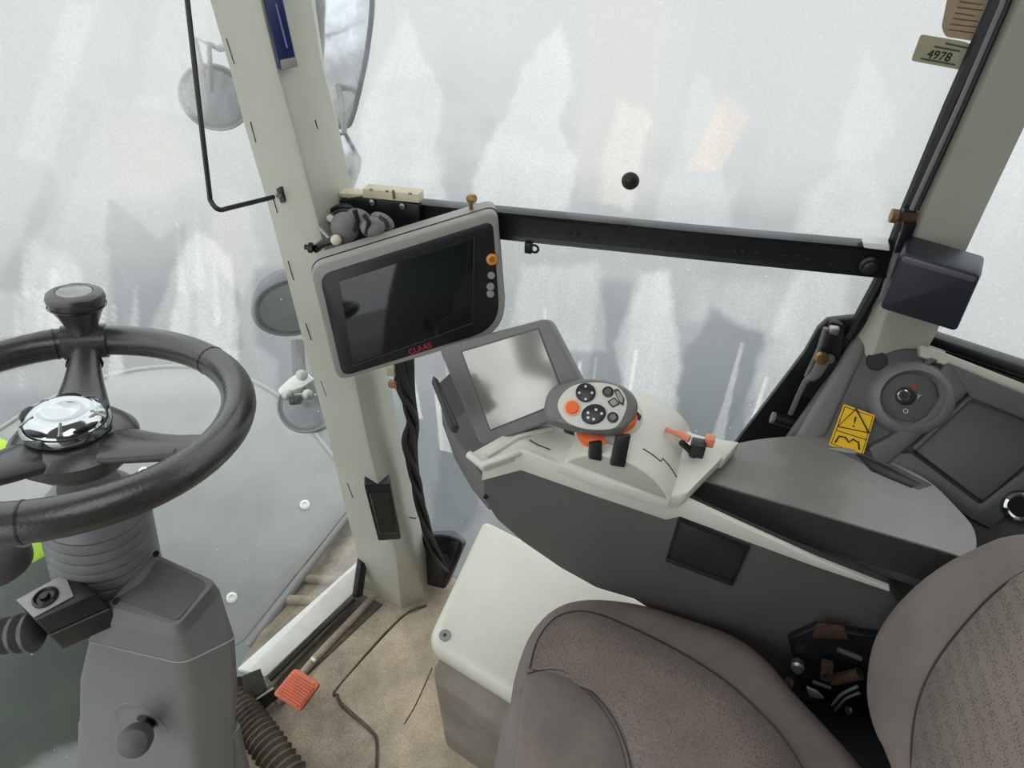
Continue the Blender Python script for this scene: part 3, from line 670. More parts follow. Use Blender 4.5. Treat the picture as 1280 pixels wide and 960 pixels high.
tube('housing_seam', [cm + (p - cm) * 1.004 for p in sm_], .0012, LGREY, colm, n=6, closed=True)
rg2 = [hring((92, 905), (240, 963), (306, 905), (.455, .435, .455)), hring((92, 925), (240, 985), (310, 925), (.42, .40, .42)), hring((90, 1000), (242, 1100), (330, 1010), (.27, .24, .27)),
       [p * 1 for p in hring((90, 1060), (240, 1230), (350, 1100), (.05, .0, .05))]]
loft('lower_shroud', rg2, MGREY, colm, sharp=40)
# adjusting lever in a dished recess
hp_ = plane3(U(94, 850, z=.56), U(234, 890, z=.55), U(94, 905, z=.46)); hn = hp_[0]
lc = U(178, 905, pl=hp_)
lathe('recess_ring', lc, hn, [(.046, 0), (.044, .003), (.036, .002), (.026, .0005), (.001, .0005)], MGREY, colm, n=32)
lathe('recess_hole', U(186, 903, pl=hp_) + hn * .001, hn, [(.019, 0), (.018, .0015), (.001, .0015)], BLACKM, colm, n=24)
ld = (U(165, 932, d=.86) - lc).normalized()
kb_ = U(186, 905, pl=hp_); ke = U(167, 928, pl=(hn, hp_[1] + .055))
lv = tube('adjust_lever', [kb_, kb_.lerp(ke, .55)], [.009, .010], BLACKM, colm, n=14)
kd = (ke - kb_).normalized()
lathe('lever_knob', kb_.lerp(ke, .5), kd, [(.009, 0), (.016, .008), (.021, .020), (.022, .034), (.018, .044), (.008, .049), (.001, .05)], DGREY, colm, n=24)
# clamp box left of the column with ribbed boot
cb = thing('column_switch_box', 'black box with pale top plate and ribbed boot left of the column', 'switch box', U(70, 780, z=.62))
tz = .765
tp = UU([(20, 752), (86, 716), (122, 742), (44, 776)], z=tz)
slab('box_body', tp, V((0, 0, -.075)), BLACK, cb, bev=.003)
slab('top_plate', [p + V((0, 0, .0025)) for p in UU([(21, 751), (82, 718), (93, 746), (43, 773)], z=tz)], V((0, 0, -.002)), LGREY, cb, bev=.0008)
lathe('plate_screw', U(57, 747, z=tz + .003), (0, 0, 1), [(.015, 0), (.015, .002), (.012, .004), (.010, .001), (.006, .001), (.005, .006), (.001, .006)], BLACKM, cb, n=22)
tube('box_seam', [U(44, 776, z=tz) + V((0, 0, -.035)) + V((.001, -.001, 0)), U(122, 742, z=tz) + V((0, 0, -.035)) + V((.001, -.001, 0))], .001, DGREY, cb, n=6)
be = U(48, 788, z=.725); bd = (U(-30, 800, z=.72) - be).normalized(); prof = []
for i in range(6):
    r_ = .026 - i * .0015; prof += [(r_ * .72, i * .017), (r_, i * .017 + .005), (r_ * 1.02, i * .017 + .009), (r_ * .75, i * .017 + .015)]
lathe('ribbed_boot', be, bd, prof, mat('grey_boot_rubber', rgb(88, 86, 84), .35, var=.1), cb, n=26)
# dark grip on the far left
tube('column_stalk', [U(-60, 690, d=.86), U(-20, 695, d=.86), U(8, 690, d=.86), U(22, 675, d=.86)], [.03, .045, .036, .016], DGREY, None, sub=5, n=20, label='thick dark grey control stalk cut off at the left edge', cat='stalk')

# ================================================================== PEDAL AND FLOOR BOOT
pd = thing('brake_pedal', 'dusty orange ribbed foot pedal on the cab floor', 'pedal', U(370, 862, z=.0))
pq_ = [U(341, 868, z=.075), U(368, 835, z=.10), U(399, 855, z=.10), U(374, 889, z=.075)]
slab('pedal_pad', pq_, .012, DIRTOR, pd, r=.008, bev=.002)
pn_ = -away(pq_)
for k in range(10):
    f_ = .09 + .82 * k / 9
    a = pq_[1].lerp(pq_[0], f_).lerp(pq_[2].lerp(pq_[3], f_), .06 + (.07 if k in (0, 9) else 0)); b = pq_[2].lerp(pq_[3], f_).lerp(pq_[1].lerp(pq_[0], f_), .06 + (.07 if k in (0, 9) else 0))
    tube('rib', [a + pn_ * .001, b + pn_ * .001], .0022, DIRTOR, pd, n=6)
tube('pedal_arm', [sum(pq_, V()) / 4 - pn_ * .012, V((sum(pq_, V()) / 4).xyz) + V((-.02, .02, -.088))], .007, BLACKM, pd, n=8)
pts = UU([(285, 862), (305, 892), (330, 925), (365, 975), (410, 1040)], z=.05); pts = smooth(pts, 26, False)
rr = [.026 + .0028 * math.cos(i * 2 * math.pi / 4.0) for i in range(len(pts))]
tube('corrugated_hose', pts, rr, DUSTY, None, n=18, flat=1.3, label='dusty corrugated rubber gaiter on the floor beside the column', cat='gaiter')

# ================================================================== MAIN TERMINAL
tp_ = plane(U(508, 372, d=.95), (.36, -.86, .26)); TN = tp_[0]
to = UU([(386, 334), (622, 262), (634, 416), (421, 478)], pl=tp_)
mon = thing('terminal_monitor', 'large grey framed black display terminal on the front pillar', 'monitor', U(430, 474, pl=tp_))
ro = rounded(to, [.02, .018, .05, .02], 6)
tc_ = sum(ro, V()) / len(ro)
bk = TN * -.05 + V((0, .0, .014))
loft('monitor_housing', [[tc_ + (p - tc_) * .94 + bk for p in ro], [tc_ + (p - tc_) * 1.0 + bk * .75 for p in ro], [p + bk * .1 for p in ro], [tc_ + (p - tc_) * .985 for p in ro]], LGREY, mon, bev=.002)
seam = [tc_ + (p - tc_) * 1.002 + bk * .28 for p in ro]
tube('housing_seam', seam, .0012, BLACKM, mon, n=6, closed=True)
bz = rounded(UU([(399, 344), (616, 276), (626, 410), (428, 471)], pl=(TN, tp_[1] + .001)), [.018, .014, .046, .016], 6)
slab('bezel', bz, .006, BLACK, mon, bev=.001)
scr = UU([(424, 352), (592, 298), (590, 402), (441, 456)], pl=(TN, tp_[1] + .0025))
slab('screen', scr, .003, SCREEN, mon, bev=.0004)
lip = UU([(423, 351), (593, 297), (591, 404), (441, 458)], pl=(TN, tp_[1] + .0025))
tube('screen_lip', [lip[3], lip[2], lip[1]], .0012, RUBBER, mon, n=6)
for (a, r_, m_, nm) in (((615, 324), .0085, mat('amber_button', rgb(214, 140, 56), .4), 'amber_button'), ((614, 344), .0055, LGREY, 'round_button'), ((613, 358), .0058, LGREY, 'round_button'), ((613, 367), .0058, LGREY, 'round_button')):
    o = lathe(nm, U(*a, pl=(TN, tp_[1] + .001)), TN, [(r_, 0), (r_, .003), (r_ * .8, .0045), (r_ * .5, .0048), (.0005, .004)], m_, mon, n=18)
text('@', U(615, 324, pl=(TN, tp_[1] + .006)), U(620, 322, pl=tp_) - U(610, 325, pl=tp_), TN, .008, BRASS, mon, name='button_symbol')
text('CLAAS', U(525, 436, pl=(TN, tp_[1] + .0015)), U(560, 424, pl=tp_) - U(490, 448, pl=tp_), TN, .0125, RED, mon)
for a in ((401, 330), (450, 310), (545, 282)):
    pass
kc = U(590, 250, pl=(TN, tp_[1] - .025))
cl = thing('thumb_screw', 'small brass thumb screw on top of the large terminal', 'screw', kc)
lathe('screw_stem', U(589, 262, pl=(TN, tp_[1] - .025)), (0, 0, 1), [(.003, 0), (.003, .016)], BRASS, cl, n=10)
lathe('screw_head', kc + V((0, 0, .002)), V((.8, -.3, .3)), [(.006, -.006), (.0065, -.002), (.0065, .004), (.005, .006), (.001, .006)], BRASS, cl, n=8)

# ---- black bracket and ball arm behind the monitor
YB = .835
br = thing('bracket_plate', 'black mounting plate behind the large terminal with two bolts', 'bracket', U(460, 300, y=YB))
slab('plate', UU([(401, 262), (405, 254), (452, 246), (524, 256), (526, 330), (404, 330)], y=YB - .01), .012, BLACKM, br, bev=.002)
for a in ((466, 252), (504, 257)):
    lathe('bolt', U(*a, y=YB - .011), (0, -1, 0), [(.005, 0), (.005, .004), (.003, .005), (.001, .005)], STEEL, br, n=8)
tb = thing('terminal_block', 'cream terminal strip on top of the black bracket by the pillar', 'connector', U(487, 250, y=YB))
slab('block_body', UU([(453, 236), (523, 243), (524, 254), (453, 247)], y=YB - .012), .02, CONNB, tb, bev=.001)
slab('block_base', UU([(414, 241), (453, 243), (453, 250), (420, 246)], y=YB - .006), .02, CONNB, tb, bev=.001)
for a in ((464, 237), (484, 239), (513, 242)): box('terminal_screw', U(*a, y=YB - .011), (.005, .003, .002), BRASS, tb, bev=0)
box('divider', U(492, 243, y=YB - .013), (.003, .004, .014), BRASS, tb, bev=.0005)
box('end_tab', U(418, 243, y=YB - .01), (.01, .006, .003), BLACKM, tb, bev=.0005)
ba = thing('ball_mount_arm', 'grey ball mount arm with clamp knob between pillar and terminal', 'mount', U(440, 290, y=.8))
def ell(name, px, py, rx, y, m, par, axis=(0, 0, 1), h=1.0, n=18):
    c = U(px, py, y=y); r = rx
    prof = [(max(.0004, r * math.sin(math.pi * i / 10)), -r * h * math.cos(math.pi * i / 10)) for i in range(11)]
    return lathe(name, c, axis, prof, m, par, n=n, sharp=60)
ell('ball_joint', 431, 284, .021, .775, DOLLS, ba, h=1.1)
ell('ball_joint', 449, 273, .014, .79, DOLLS, ba, axis=(1, 0, -.3), h=1.5)
ell('ball_joint', 466, 284, .015, .77, DOLLS, ba, axis=(1, 0, .2), h=1.3)
ell('clamp_knob', 478, 277, .012, .785, DOLLS, ba, axis=(1, 0, -.5), h=1.6)
tube('coiled_cable', UU([(410, 290), (408, 274), (416, 262), (430, 257), (442, 262), (446, 272)], y=.80), .0035, BLACKM, ba, sub=5, n=8)
tube('dark_band', UU([(443, 262), (447, 275), (444, 288)], y=.765), .004, BLACKM, ba, n=8)
tube('dark_band', UU([(455, 268), (461, 277), (458, 292)], y=.758), .0035, BLACKM, ba, n=8)
tube('dark_band', UU([(474, 271), (482, 276), (486, 284)], y=.765), .003, BLACKM, ba, n=8)
tube('coiled_cable', UU([(414, 292), (413, 278), (420, 267), (431, 262), (440, 267)], y=.79), .003, BLACKM, ba, sub=5, n=8)
lathe('hex_nut', U(414, 272, y=.78), (.3, -1, .3), [(.006, 0), (.006, .006), (.001, .006)], STEEL, ba, n=6)
tube('arm_link', UU([(394, 312), (404, 304), (420, 300)], y=.745), .006, BLACKM, ba, n=8)
tube('arm_link', UU([(397, 282), (412, 298), (424, 302)], y=.75), .0035, STEEL, ba, n=8)
lathe('clamp_bolt', U(391, 310, y=.74), (-1, -.3, .2), [(.008, 0), (.008, .006), (.004, .007), (.004, .012), (.001, .012)], BLACKM, ba, n=8)
ell('cap_nut', 420, 300, .008, .745, CONNB, ba)

# ---- window crossbar
cbar = thing('window_crossbar', 'black steel rail with drilled holes across the side window', 'rail', U(900, 320, y=YP))
def barsec(px_t, py_t, px_b, py_b):
    a = U(px_t, py_t, y=YB); b = U(px_b, py_b, y=YB)
    return [a, a + V((0, .004, 0)) - V((0, 0, .006)), b + V((0, .004, .006)), b, b + V((0, .024, 0)), a + V((0, .024, 0))]
loft('rail', [barsec(404, 246, 404, 275), barsec(524, 256, 524, 293), barsec(628, 266, 626, 300), barsec(870, 290, 868, 325), barsec(1118, 312, 1108, 349)], BLACKM, cbar, bev=.0015)
for a in ((640, 283), (712, 291), (722, 292), (743, 296), (838, 303), (862, 304), (886, 307), (918, 311), (928, 312), (945, 313), (980, 317), (995, 318), (1010, 321), (1038, 326)):
    lathe('drilled_hole', U(a[0], a[1] + 2, y=YB + .003), (0, -1, 0), [(.0028, 0), (.0028, .0015), (.0018, .0015), (.0016, .0002), (.0003, .0002)], RUBBER, cbar, n=10)
lathe('pivot_bolt', U(1087, 331, y=YB + .003), (0, -1, 0), [(.013, 0), (.013, .004), (.010, .006), (.009, .010), (.006, .012), (.001, .012)], BLACK, cbar, n=20)
slab('rail_clip', UU([(1078, 303), (1112, 306), (1112, 314), (1080, 310)], y=YB - .001), .02, LEDGE, cbar, bev=.001)
hk = thing('hanging_clip', 'small black clip with ring under the window rail', 'clip', U(662, 312, y=YB))
box('clip_body', U(661, 309, y=YB - .004), (.012, .01, .018), BLACKM, hk, bev=.002)
tube('clip_ring', [U(668, 311, y=YB - .008) + V((math.cos(i / 16 * 6.283) * .006, 0, math.sin(i / 16 * 6.283) * .006)) for i in range(16)], .002, BLACKM, hk, n=6, closed=True)
sc_ = thing('suction_cup', 'small round black cup stuck to the middle of side window', 'suction cup', U(788, 226, y=YP - .005))
lathe('cup', U(788, 226, y=YP - .003), (0, -1, 0), [(.0125, 0), (.0115, .004), (.008, .007), (.001, .0075)], RUBBER, sc_, n=22)
lathe('cup_button', U(787, 226, y=YP - .010), (0, -1, 0), [(.005, 0), (.005, .004), (.001, .005)], BLACK, sc_, n=14)

# ---- hinge on B pillar, latch, labels
hg = thing('stay_pivot', 'rusty hinge pin with black bracket on the rear pillar seal', 'hinge', U(1135, 272, y=.84))
tube('hinge_pin', UU([(1117, 270), (1145, 272)], y=.835), .006, RUST, hg, n=10)
lathe('pin_head', U(1118, 270, y=.835), (-1, 0, 0), [(.009, -.003), (.009, .004), (.001, .005)], BRASS, hg, n=8)
slab('hinge_bracket', UU([(1130, 262), (1147, 266), (1146, 282), (1133, 316), (1118, 318), (1128, 285)], y=.835), .012, BLACKM, hg, bev=.002)
tube('hinge_link', UU([(1130, 290), (1112, 345), (1104, 372)], y=.84), .005, MGREY, hg, n=8)
lt_ = thing('window_latch', 'black latch plate with long handle beside the side window', 'latch', U(1000, 480, y=.85))
slab('latch_plate', UU([(1096, 355), (1086, 385), (1072, 397), (1034, 401), (1022, 412), (1005, 442), (915, 560), (985, 575), (1020, 520), (1068, 425), (1108, 372)], y=.858), .012, BLACKM, lt_, bev=.002)
slab('pale_tab', UU([(1086, 372), (1100, 358), (1104, 372), (1092, 386), (1080, 388)], y=.85), .006, LGREY, lt_, bev=.001)
slab('latch_frame', UU([(1038, 402), (1056, 407), (1050, 452), (1024, 446)], y=.848), .012, RUBBER, lt_, r=.004, bev=.002)
box('latch_block', U(1042, 413, y=.835), (.014, .012, .012), STEEL, lt_, bev=.003)
tube('latch_rod', UU([(1038, 418), (1028, 440), (1020, 462)], y=.83), .0055, BLACKM, lt_, n=10)
tube('latch_rod', UU([(1032, 410), (1024, 436), (1008, 470)], y=.835), .0035, MGREY, lt_, n=10)
lathe('latch_pivot', U(1026, 446, y=.82), (.2, -1, .2), [(.009, 0), (.009, .008), (.004, .01), (.001, .01)], BRASS, lt_, n=12)
lathe('latch_pivot', U(1036, 447, y=.825), (.2, -1, .2), [(.007, 0), (.007, .006), (.001, .007)], STEEL, lt_, n=12)
tube('latch_handle', UU([(1030, 450), (1018, 470), (1006, 478), (988, 518)], y=.825), [.009, .008, .0045, .004], MGREY, lt_, sub=4, n=10, flat=.6)
slab('latch_pad', UU([(1028, 447), (1056, 456), (1052, 475), (1015, 500), (1002, 497), (1020, 470)], y=.84), .018, BLACK, lt_, bev=.003)
tube('latch_grip', UU([(966, 522), (996, 531)], y=.825), .009, BLACK, lt_, n=14)
lathe('grip_end', U(966, 522, y=.825), U(966, 522, y=.825) - U(996, 531, y=.825), [(.0095, -.002), (.0095, .002), (.005, .003), (.001, .002)], MGREY, lt_, n=14)

wl = slab('upper_window_label', UU([(1188, -20), (1246, -20), (1221, 52), (1182, 46), (1177, 34)], y=YP - .004), .0015, STICK, None, r=.004, bev=0, label='brown paper label at the top right of side window', cat='label')
ud = U(1220, 40, y=YP) - U(1190, 36, y=YP)
for i, s_ in enumerate(('- - -- --- -- - -', '--- - -- - --- --', '- -- --- - - -- -', '-- - - --- -- - -')):
    pass
for i in range(6):
    y_ = 2 + i * 7; x_ = 1199 - i * 2.6
    tube('text_line', UU([(x_, y_), (x_ + random.uniform(24, 34), y_ + 4)], y=YP - .0045), .0005, mat('brown_ink', rgb(110, 90, 70), .6), wl, n=4)
w2 = slab('lower_window_label', UU([(1151, 43), (1205, 52), (1220, 58), (1204, 88), (1139, 76)], y=YP - .004), .0015, STICK2, None, r=.003, bev=0, label='olive paper label with handwritten number below the brown label', cat='label')
nY = V((0, -1, 0))
ud = U(1205, 85, y=YP) - U(1145, 74, y=YP)
text('4978', U(1174, 70, y=YP - .0048), ud, nY, .0125, INK, w2, name='handwriting')
mat('grey_ink', rgb(90, 88, 76), .6)
for a, b in (((1182, 54), (1210, 60)), ((1168, 58), (1200, 64)), ((1151, 73), (1194, 81))):
    tube('text_line', UU([a, b], y=YP - .0048), .0008, MATS['grey_ink'], w2, n=4)

# ---- dark box by the rear pillar
db = thing('speaker_box', 'dark blue black box mounted on the rear right pillar', 'box', U(1165, 400, y=.80))
bq = [U(1098, 386, y=.80), U(1127, 314, y=.80), U(1228, 344, y=.775), U(1196, 416, y=.775)]
bn = -away(bq)
q0 = rounded(bq, .006, 4); qc = sum(q0, V()) / len(q0)
loft('box_shell', [[p - bn * .05 for p in q0], [p - bn * .012 for p in q0], [qc + (p - qc) * .97 for p in q0]], mat('blue_black_plastic', rgb(34, 38, 46), .4, bump=.1, bs=400), db, bev=.004)
tq = [U(1127, 313, y=.802), U(1228, 343, y=.777), U(1222, 356, y=.775), U(1122, 327, y=.80)]
slab('top_roll', [p + bn * .002 for p in tq], .03, mat('satin_dark_grey', rgb(88, 88, 90), .4), db, bev=.006)

# ================================================================== CABLE LOOM
cp = [(505, 440), (506, 480), (512, 505), (516, 530), (512, 555), (518, 590), (524, 620), (532, 655), (545, 690), (556, 712)]
ys = [.82, .82, .82, .82, .815, .82, .82, .82, .815, .80]
cl_ = thing('cable_loom', 'twisted black cable loom hanging behind the front pillar', 'cable', U(545, 705, y=.8))
tube('taped_sleeve', [U(*a, y=b) for a, b in zip(cp, ys)], [.02, .021, .015, .014, .018, .012, .012, .010, .012, .013], RUBBER, cl_, sub=6, n=12, flat=.6)
for k in range(3):
    pts = []
    base_ = smooth([U(*a, y=b - .006) for a, b in zip(cp, ys)], 10, False)
    for i, p in enumerate(base_):
        a = i * .16 + k * 2.09; pts.append(p + V((math.cos(a) * .009, math.sin(a) * .006 - .002, 0)))
    tube('cable', pts, .005, RUBBER, cl_, n=8)
box('connector', U(490, 463, y=.81), (.016, .014, .02), CONNB, cl_, bev=.002)
box('connector', U(492, 480, y=.808), (.018, .014, .012), mat('copper_connector', rgb(190, 140, 110), .4, .3), cl_, bev=.002)
tube('clip_wire', UU([(507, 646), (520, 648)], y=.82), .0015, BLACKM, cl_, n=5)
tr_ = thing('floor_tray', 'black plastic tray with fixing bolts behind the pillar foot', 'tray', U(545, 712, z=.01))
tpl = plane3(U(512, 674, y=.855), U(570, 678, y=.855), U(545, 735, z=.02))
slab('tray_base', UU([(508, 674), (560, 670), (578, 684), (556, 737), (520, 728)], pl=tpl), .03, BLACK, tr_, r=.01, bev=.003)
tube('tray_rim', UU([(508, 674), (545, 670), (566, 673), (576, 684), (556, 730)], pl=(tpl[0], tpl[1] + .004)), .006, BLACKM, tr_, sub=4, n=8)
for a in ((558, 696), (520, 695)): lathe('tray_bolt', U(*a, pl=tpl), tpl[0], [(.012, 0), (.012, .004), (.007, .006), (.001, .006)], RUBBER, tr_, n=16)

# ================================================================== SECOND TERMINAL
sp2 = plane(U(632, 478, d=.92), (-.1, -.82, .56)); SN = sp2[0]
t2 = thing('touch_terminal', 'smaller grey terminal with a pale reflecting screen on the console', 'monitor', U(610, 556, pl=sp2))
o2 = rounded(UU([(546, 434), (684, 397), (742, 508), (600, 560)], pl=sp2), [.014, .012, .014, .014], 5)
c2_ = sum(o2, V()) / len(o2)
loft('terminal_housing', [[c2_ + (p - c2_) * .93 - SN * .045 for p in o2], [c2_ + (p - c2_) - SN * .025 for p in o2], [c2_ + (p - c2_) - SN * .006 for p in o2], [c2_ + (p - c2_) * .97 for p in o2]], MGREY, t2, bev=.002)
s2 = UU([(578, 440), (672, 412), (706, 500), (613, 537)], pl=(SN, sp2[1] + .0008))
slab('screen_frame', [sum(s2, V()) / 4 + (p - sum(s2, V()) / 4) * 1.04 for p in s2], .003, DGREY, t2, bev=.0008)
slab('screen', [p + SN * .0006 for p in s2], .002, GSCREEN, t2, bev=.0003)
slab('side_cover', [U(541, 468, d=.90), U(548, 474, d=.90), U(575, 535, d=.88), U(566, 532, d=.88)], .03, BLACK, t2, bev=.003)
for a in ((585, 460), (598, 492), (612, 528)): pass

# ================================================================== CONSOLE
YC = .60
con = thing('side_console', 'right hand control console with light top panel and dark grey side', 'console', V((.05, .72, .3)))
so = UU([(603, 600), (651, 588), (832, 650), (848, 646), (1112, 738), (1160, 800), (1150, 960), (1040, 945), (960, 870), (870, 800), (792, 750), (745, 736), (700, 711), (652, 678), (620, 650), (604, 625)], y=YC)
slab('side_panel', so, V((0, .17, .0)), DGREY, con, bev=.006)
# curved shadow line moulding and front shell
ff = [U(548, 478, y=.70), U(560, 535, y=.68), U(584, 570, y=.66), U(606, 600, y=.64), U(612, 640, y=.64), U(590, 612, y=.68), U(568, 575, y=.70), U(552, 530, y=.71)]
slab('front_shell', ff, V((.03, .10, 0)), MGREY, con, bev=.004)
screw(con, U(607, 621, y=YC - .001), (0, -1, 0), .004, BLACKM)
# white strip along the inner edge
loft('edge_strip', [[U(*a, y=YC - .006), U(*b, y=YC - .006), U(*b, y=YC - .006) + V((0, .008, 0)), U(*a, y=YC - .006) + V((0, .008, 0))] for a, b in
     (((604, 578), (602, 601)), ((651, 563), (651, 588)), ((740, 595), (740, 619)), ((832, 626), (832, 650)), ((850, 622), (850, 646)), ((930, 659), (925, 674)), ((1020, 700), (1020, 709)), ((1112, 736), (1112, 740)))], WHITE, con, bev=.001)
zt = U(651, 563, y=YC).z
# top deck
dk = [U(588, 566, z=zt), U(640, 537, z=zt), U(700, 528, z=zt), U(770, 520, z=zt), U(835, 520, z=zt), U(880, 550, z=zt), U(905, 570, z=zt), U(860, 615, z=zt), U(850, 624, z=zt - .015), U(832, 625, z=zt - .015), U(740, 595, z=zt - .008), U(651, 563, z=zt), U(604, 580, z=zt - .003)]
slab('top_deck', dk, V((0, 0, -.02)), WHITE, con, bev=.003)
tube('deck_lip', [U(586, 568, z=zt), U(603, 582, z=zt), U(651, 564, z=zt)], .006, WHITE, con, n=10)
tube('deck_ridge', [U(608, 570, z=zt + .002), U(650, 545, z=zt + .002), U(690, 535, z=zt + .002)], .004, WHITE, con, n=8)
tube('panel_gap', UU([(662, 550), (672, 556), (688, 562)], z=zt + .0008), .001, INK, con, n=5)
# joystick drum: circle segment running across
a0 = U(706, 575, z=zt + .001); a1 = U(838, 625, z=zt - .012); DV = V((.016, .135, .004))
chord = (a1 - a0); cu = chord.normalized(); cn = V((0, 0, 1)) - cu * cu.z; cn.normalize(); sag = .042; half = chord.length / 2; RR = (half * half + sag * sag) / (2 * sag)
cc = (a0 + a1) / 2 + cn * (sag - RR); th = math.asin(half / RR)
def arc(s_): return [cc + DV * s_ + (cu * math.sin(-th + 2 * th * i / 24) + cn * math.cos(-th + 2 * th * i / 24)) * RR for i in range(25)]
def endp(s_): return [a1 + DV * s_ - V((0, 0, .015)), a0 + DV * s_ - V((0, 0, .015))]
loft('joystick_drum', [arc(0) + endp(0), arc(1) + endp(1)], WHITE, con, bev=.0015, sharp=30)
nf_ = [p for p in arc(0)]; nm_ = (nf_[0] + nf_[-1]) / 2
slab('drum_face_shade', [nm_ + (p - nm_) * .93 - DV.normalized() * .0012 for p in nf_], DV.normalized() * .004, mat('drum_side_shade', rgb(178, 177, 167), .45, bump=.15, bs=500), con, bev=.0005)  # shading of the upright drum face put in as a greyer colour
def ond(t, s_, k=1.001): return cc + DV * s_ + (cu * math.sin(th * t) + cn * math.cos(th * t)) * RR * k
tube('panel_gap', [ond(t, .24) for t in (.22, .4, .55)] + [ond(t, .29) for t in (.57, .7, .85, .97)], .0011, INK, con, n=5)
tube('panel_gap', [ond(t, .30 + .2 * abs(t + .4)) for t in (-.9, -.6, -.45)], .0009, MGREY, con, n=5)
lathe('drum_collar', ond(-.45, .55, .975), cn, [(.045, 0), (.045, .012), (.038, .02), (.02, .022)], WHITE, con, n=30)
# pocket on the side panel
pk = UU([(848, 648), (938, 684), (916, 732), (832, 701)], y=YC - .004)
pko = slab('side_pocket', pk, V((0, .01, 0)), BLACK, con, r=.003, bev=.002)
slab('pocket_pad', [sum(pk, V()) / 4 + (p - sum(pk, V()) / 4) * .9 + V((0, -.002, 0)) for p in pk], V((0, .004, 0)), RUBBER, pko, bev=.001)
tube('pocket_lip', [U(833, 699, y=YC - .007), U(916, 730, y=YC - .007)], .0035, BLACK, pko, n=8)
# small orange and black levers behind
for (a, b, r_, m_, nm) in (((846, 541), (862, 549), .005, mat('salmon_plastic', rgb(226, 134, 104), .5), 'orange_rocker'), ((832, 536), (848, 543), .0035, MATS['salmon_plastic'], 'orange_rocker')):
    tube(nm, [U(*a, z=zt + .03), U(*b, z=zt + .03)], r_, m_, con, n=8)
box('orange_switch', U(887, 551, z=zt + .02), (.013, .013, .016), MATS['salmon_plastic'], con, bev=.002)
box('black_switch', U(872, 560, z=zt + .01), (.02, .018, .024), BLACK, con, bev=.002)
tube('black_link', [U(852, 553, z=zt + .02), U(866, 566, z=zt), U(872, 578, z=zt - .01)], .005, BLACK, con, n=8)
slab('rear_deck', UU([(830, 530), (880, 545), (925, 552), (905, 575), (860, 570)], z=zt - .004), V((0, 0, -.02)), WHITE, con, bev=.003)
lathe('toggle', U(796, 522, z=zt + .045), (0, 0, 1), [(.006, -.01), (.006, .004), (.003, .006), (.001, .01)], BLACK, con, n=10)

# ---- joystick
jp = plane(U(738, 507, d=.86), (.10, -.50, .86)); JN = jp[0]
js = thing('joystick', 'multifunction control lever with grey head, round buttons and orange collar', 'joystick', ond(-.3, .4))
jo = [(681, 505), (690, 486), (716, 476), (745, 474), (775, 481), (793, 495), (797, 512), (789, 530), (770, 541), (735, 540), (705, 534), (683, 524)]
jw = smooth(UU(jo, pl=(JN, jp[1] - .006)), 4); jc = sum(jw, V()) / len(jw)
loft('head_shell', [[jc + (p - jc) * .62 - JN * .04 for p in jw], [jc + (p - jc) * .86 - JN * .03 for p in jw], [jc + (p - jc) * 1.0 - JN * .012 for p in jw], [jc + (p - jc) * 1.0 for p in jw], [jc + (p - jc) * .9 + JN * .006 for p in jw]], MGREY, js, sharp=50)
fo = [(697, 507), (705, 490), (722, 480), (748, 478), (772, 483), (783, 498), (782, 514), (772, 532), (756, 537), (728, 535), (707, 526)]
slab('face_plate', smooth(UU(fo, pl=(JN, jp[1] + .0015)), 4), .006, mat('silver_face_plate', rgb(206, 205, 196), .4), js, bev=.0008)
def btn(nm, px, py, r, m_, h=.003, el=1.0, ref=None):
    return lathe(nm, U(px, py, pl=(JN, jp[1] + .0014)), JN, [(r, 0), (r, h * .7), (r * .85, h), (.0003, h)], m_, js, n=24, el=el, ref=ref)
rx_ = U(760, 500, pl=jp) - U(720, 514, pl=jp)
b_ = btn('round_rocker', 732, 491, .0135, BLACK)
for a in ((732, 483), (724, 491), (740, 491), (732, 499)): lathe('symbol', U(*a, pl=(JN, jp[1] + .0046)), JN, [(.0018, 0), (.0018, .0003), (.0003, .0003)], PRINT, b_, n=8)
b_ = btn('oval_rocker', 742, 518, .0135, BLACK, el=1.25, ref=rx_)
for a in ((735, 516), (745, 512), (752, 517), (742, 524), (735, 522)): lathe('symbol', U(*a, pl=(JN, jp[1] + .0046)), JN, [(.0021, 0), (.0021, .0003), (.0003, .0003)], PRINT, b_, n=6)
btn('orange_ring', 715, 510, .0115, mat('pale_orange_ring', rgb(236, 170, 130), .5), .0015)
btn('orange_button', 715, 510, .0088, ORANGE, .004)
btn('button_seat', 766, 522, .0075, BLACK, .0015); btn('round_button', 766, 522, .0045, MGREY, .004)
btn('button_seat', 760, 490, .0078, BLACK, .0012); btn('round_button', 760, 490, .0048, DGREY, .0035)
for q in (((760, 502), (768, 497), (774, 505), (766, 509)), ((768, 488), (773, 487), (780, 498), (779, 506), (774, 503), (771, 495))):
    u_ = UU(q, pl=(JN, jp[1] + .002)); cq = sum(u_, V()) / len(u_)
    slab('button_seat', [cq + (p - cq) * 1.15 for p in u_], .002, BLACK, js, r=.002, bev=0)
    slab('soft_button', [cq + (p - cq) * .8 + JN * .0015 for p in u_], .003, LGREY, js, r=.002, bev=.0005)
co = smooth(UU([(716, 534), (745, 541), (778, 538), (776, 552), (745, 556), (722, 548)], pl=(JN, jp[1] - .03)), 4)
cw = UU([(714, 520), (782, 520), (778, 545), (745, 553), (718, 544)], pl=(JN, jp[1] - .02)); 
jb = U(749, 543, pl=(JN, jp[1] - .034)); 
lathe('orange_collar', jb - JN * .006 + V((0, .012, 0)), JN, [(.024, -.002), (.031, 0), (.033, .006), (.033, .018), (.03, .022)], ORANGE, js, n=32, el=1.05, ref=rx_)
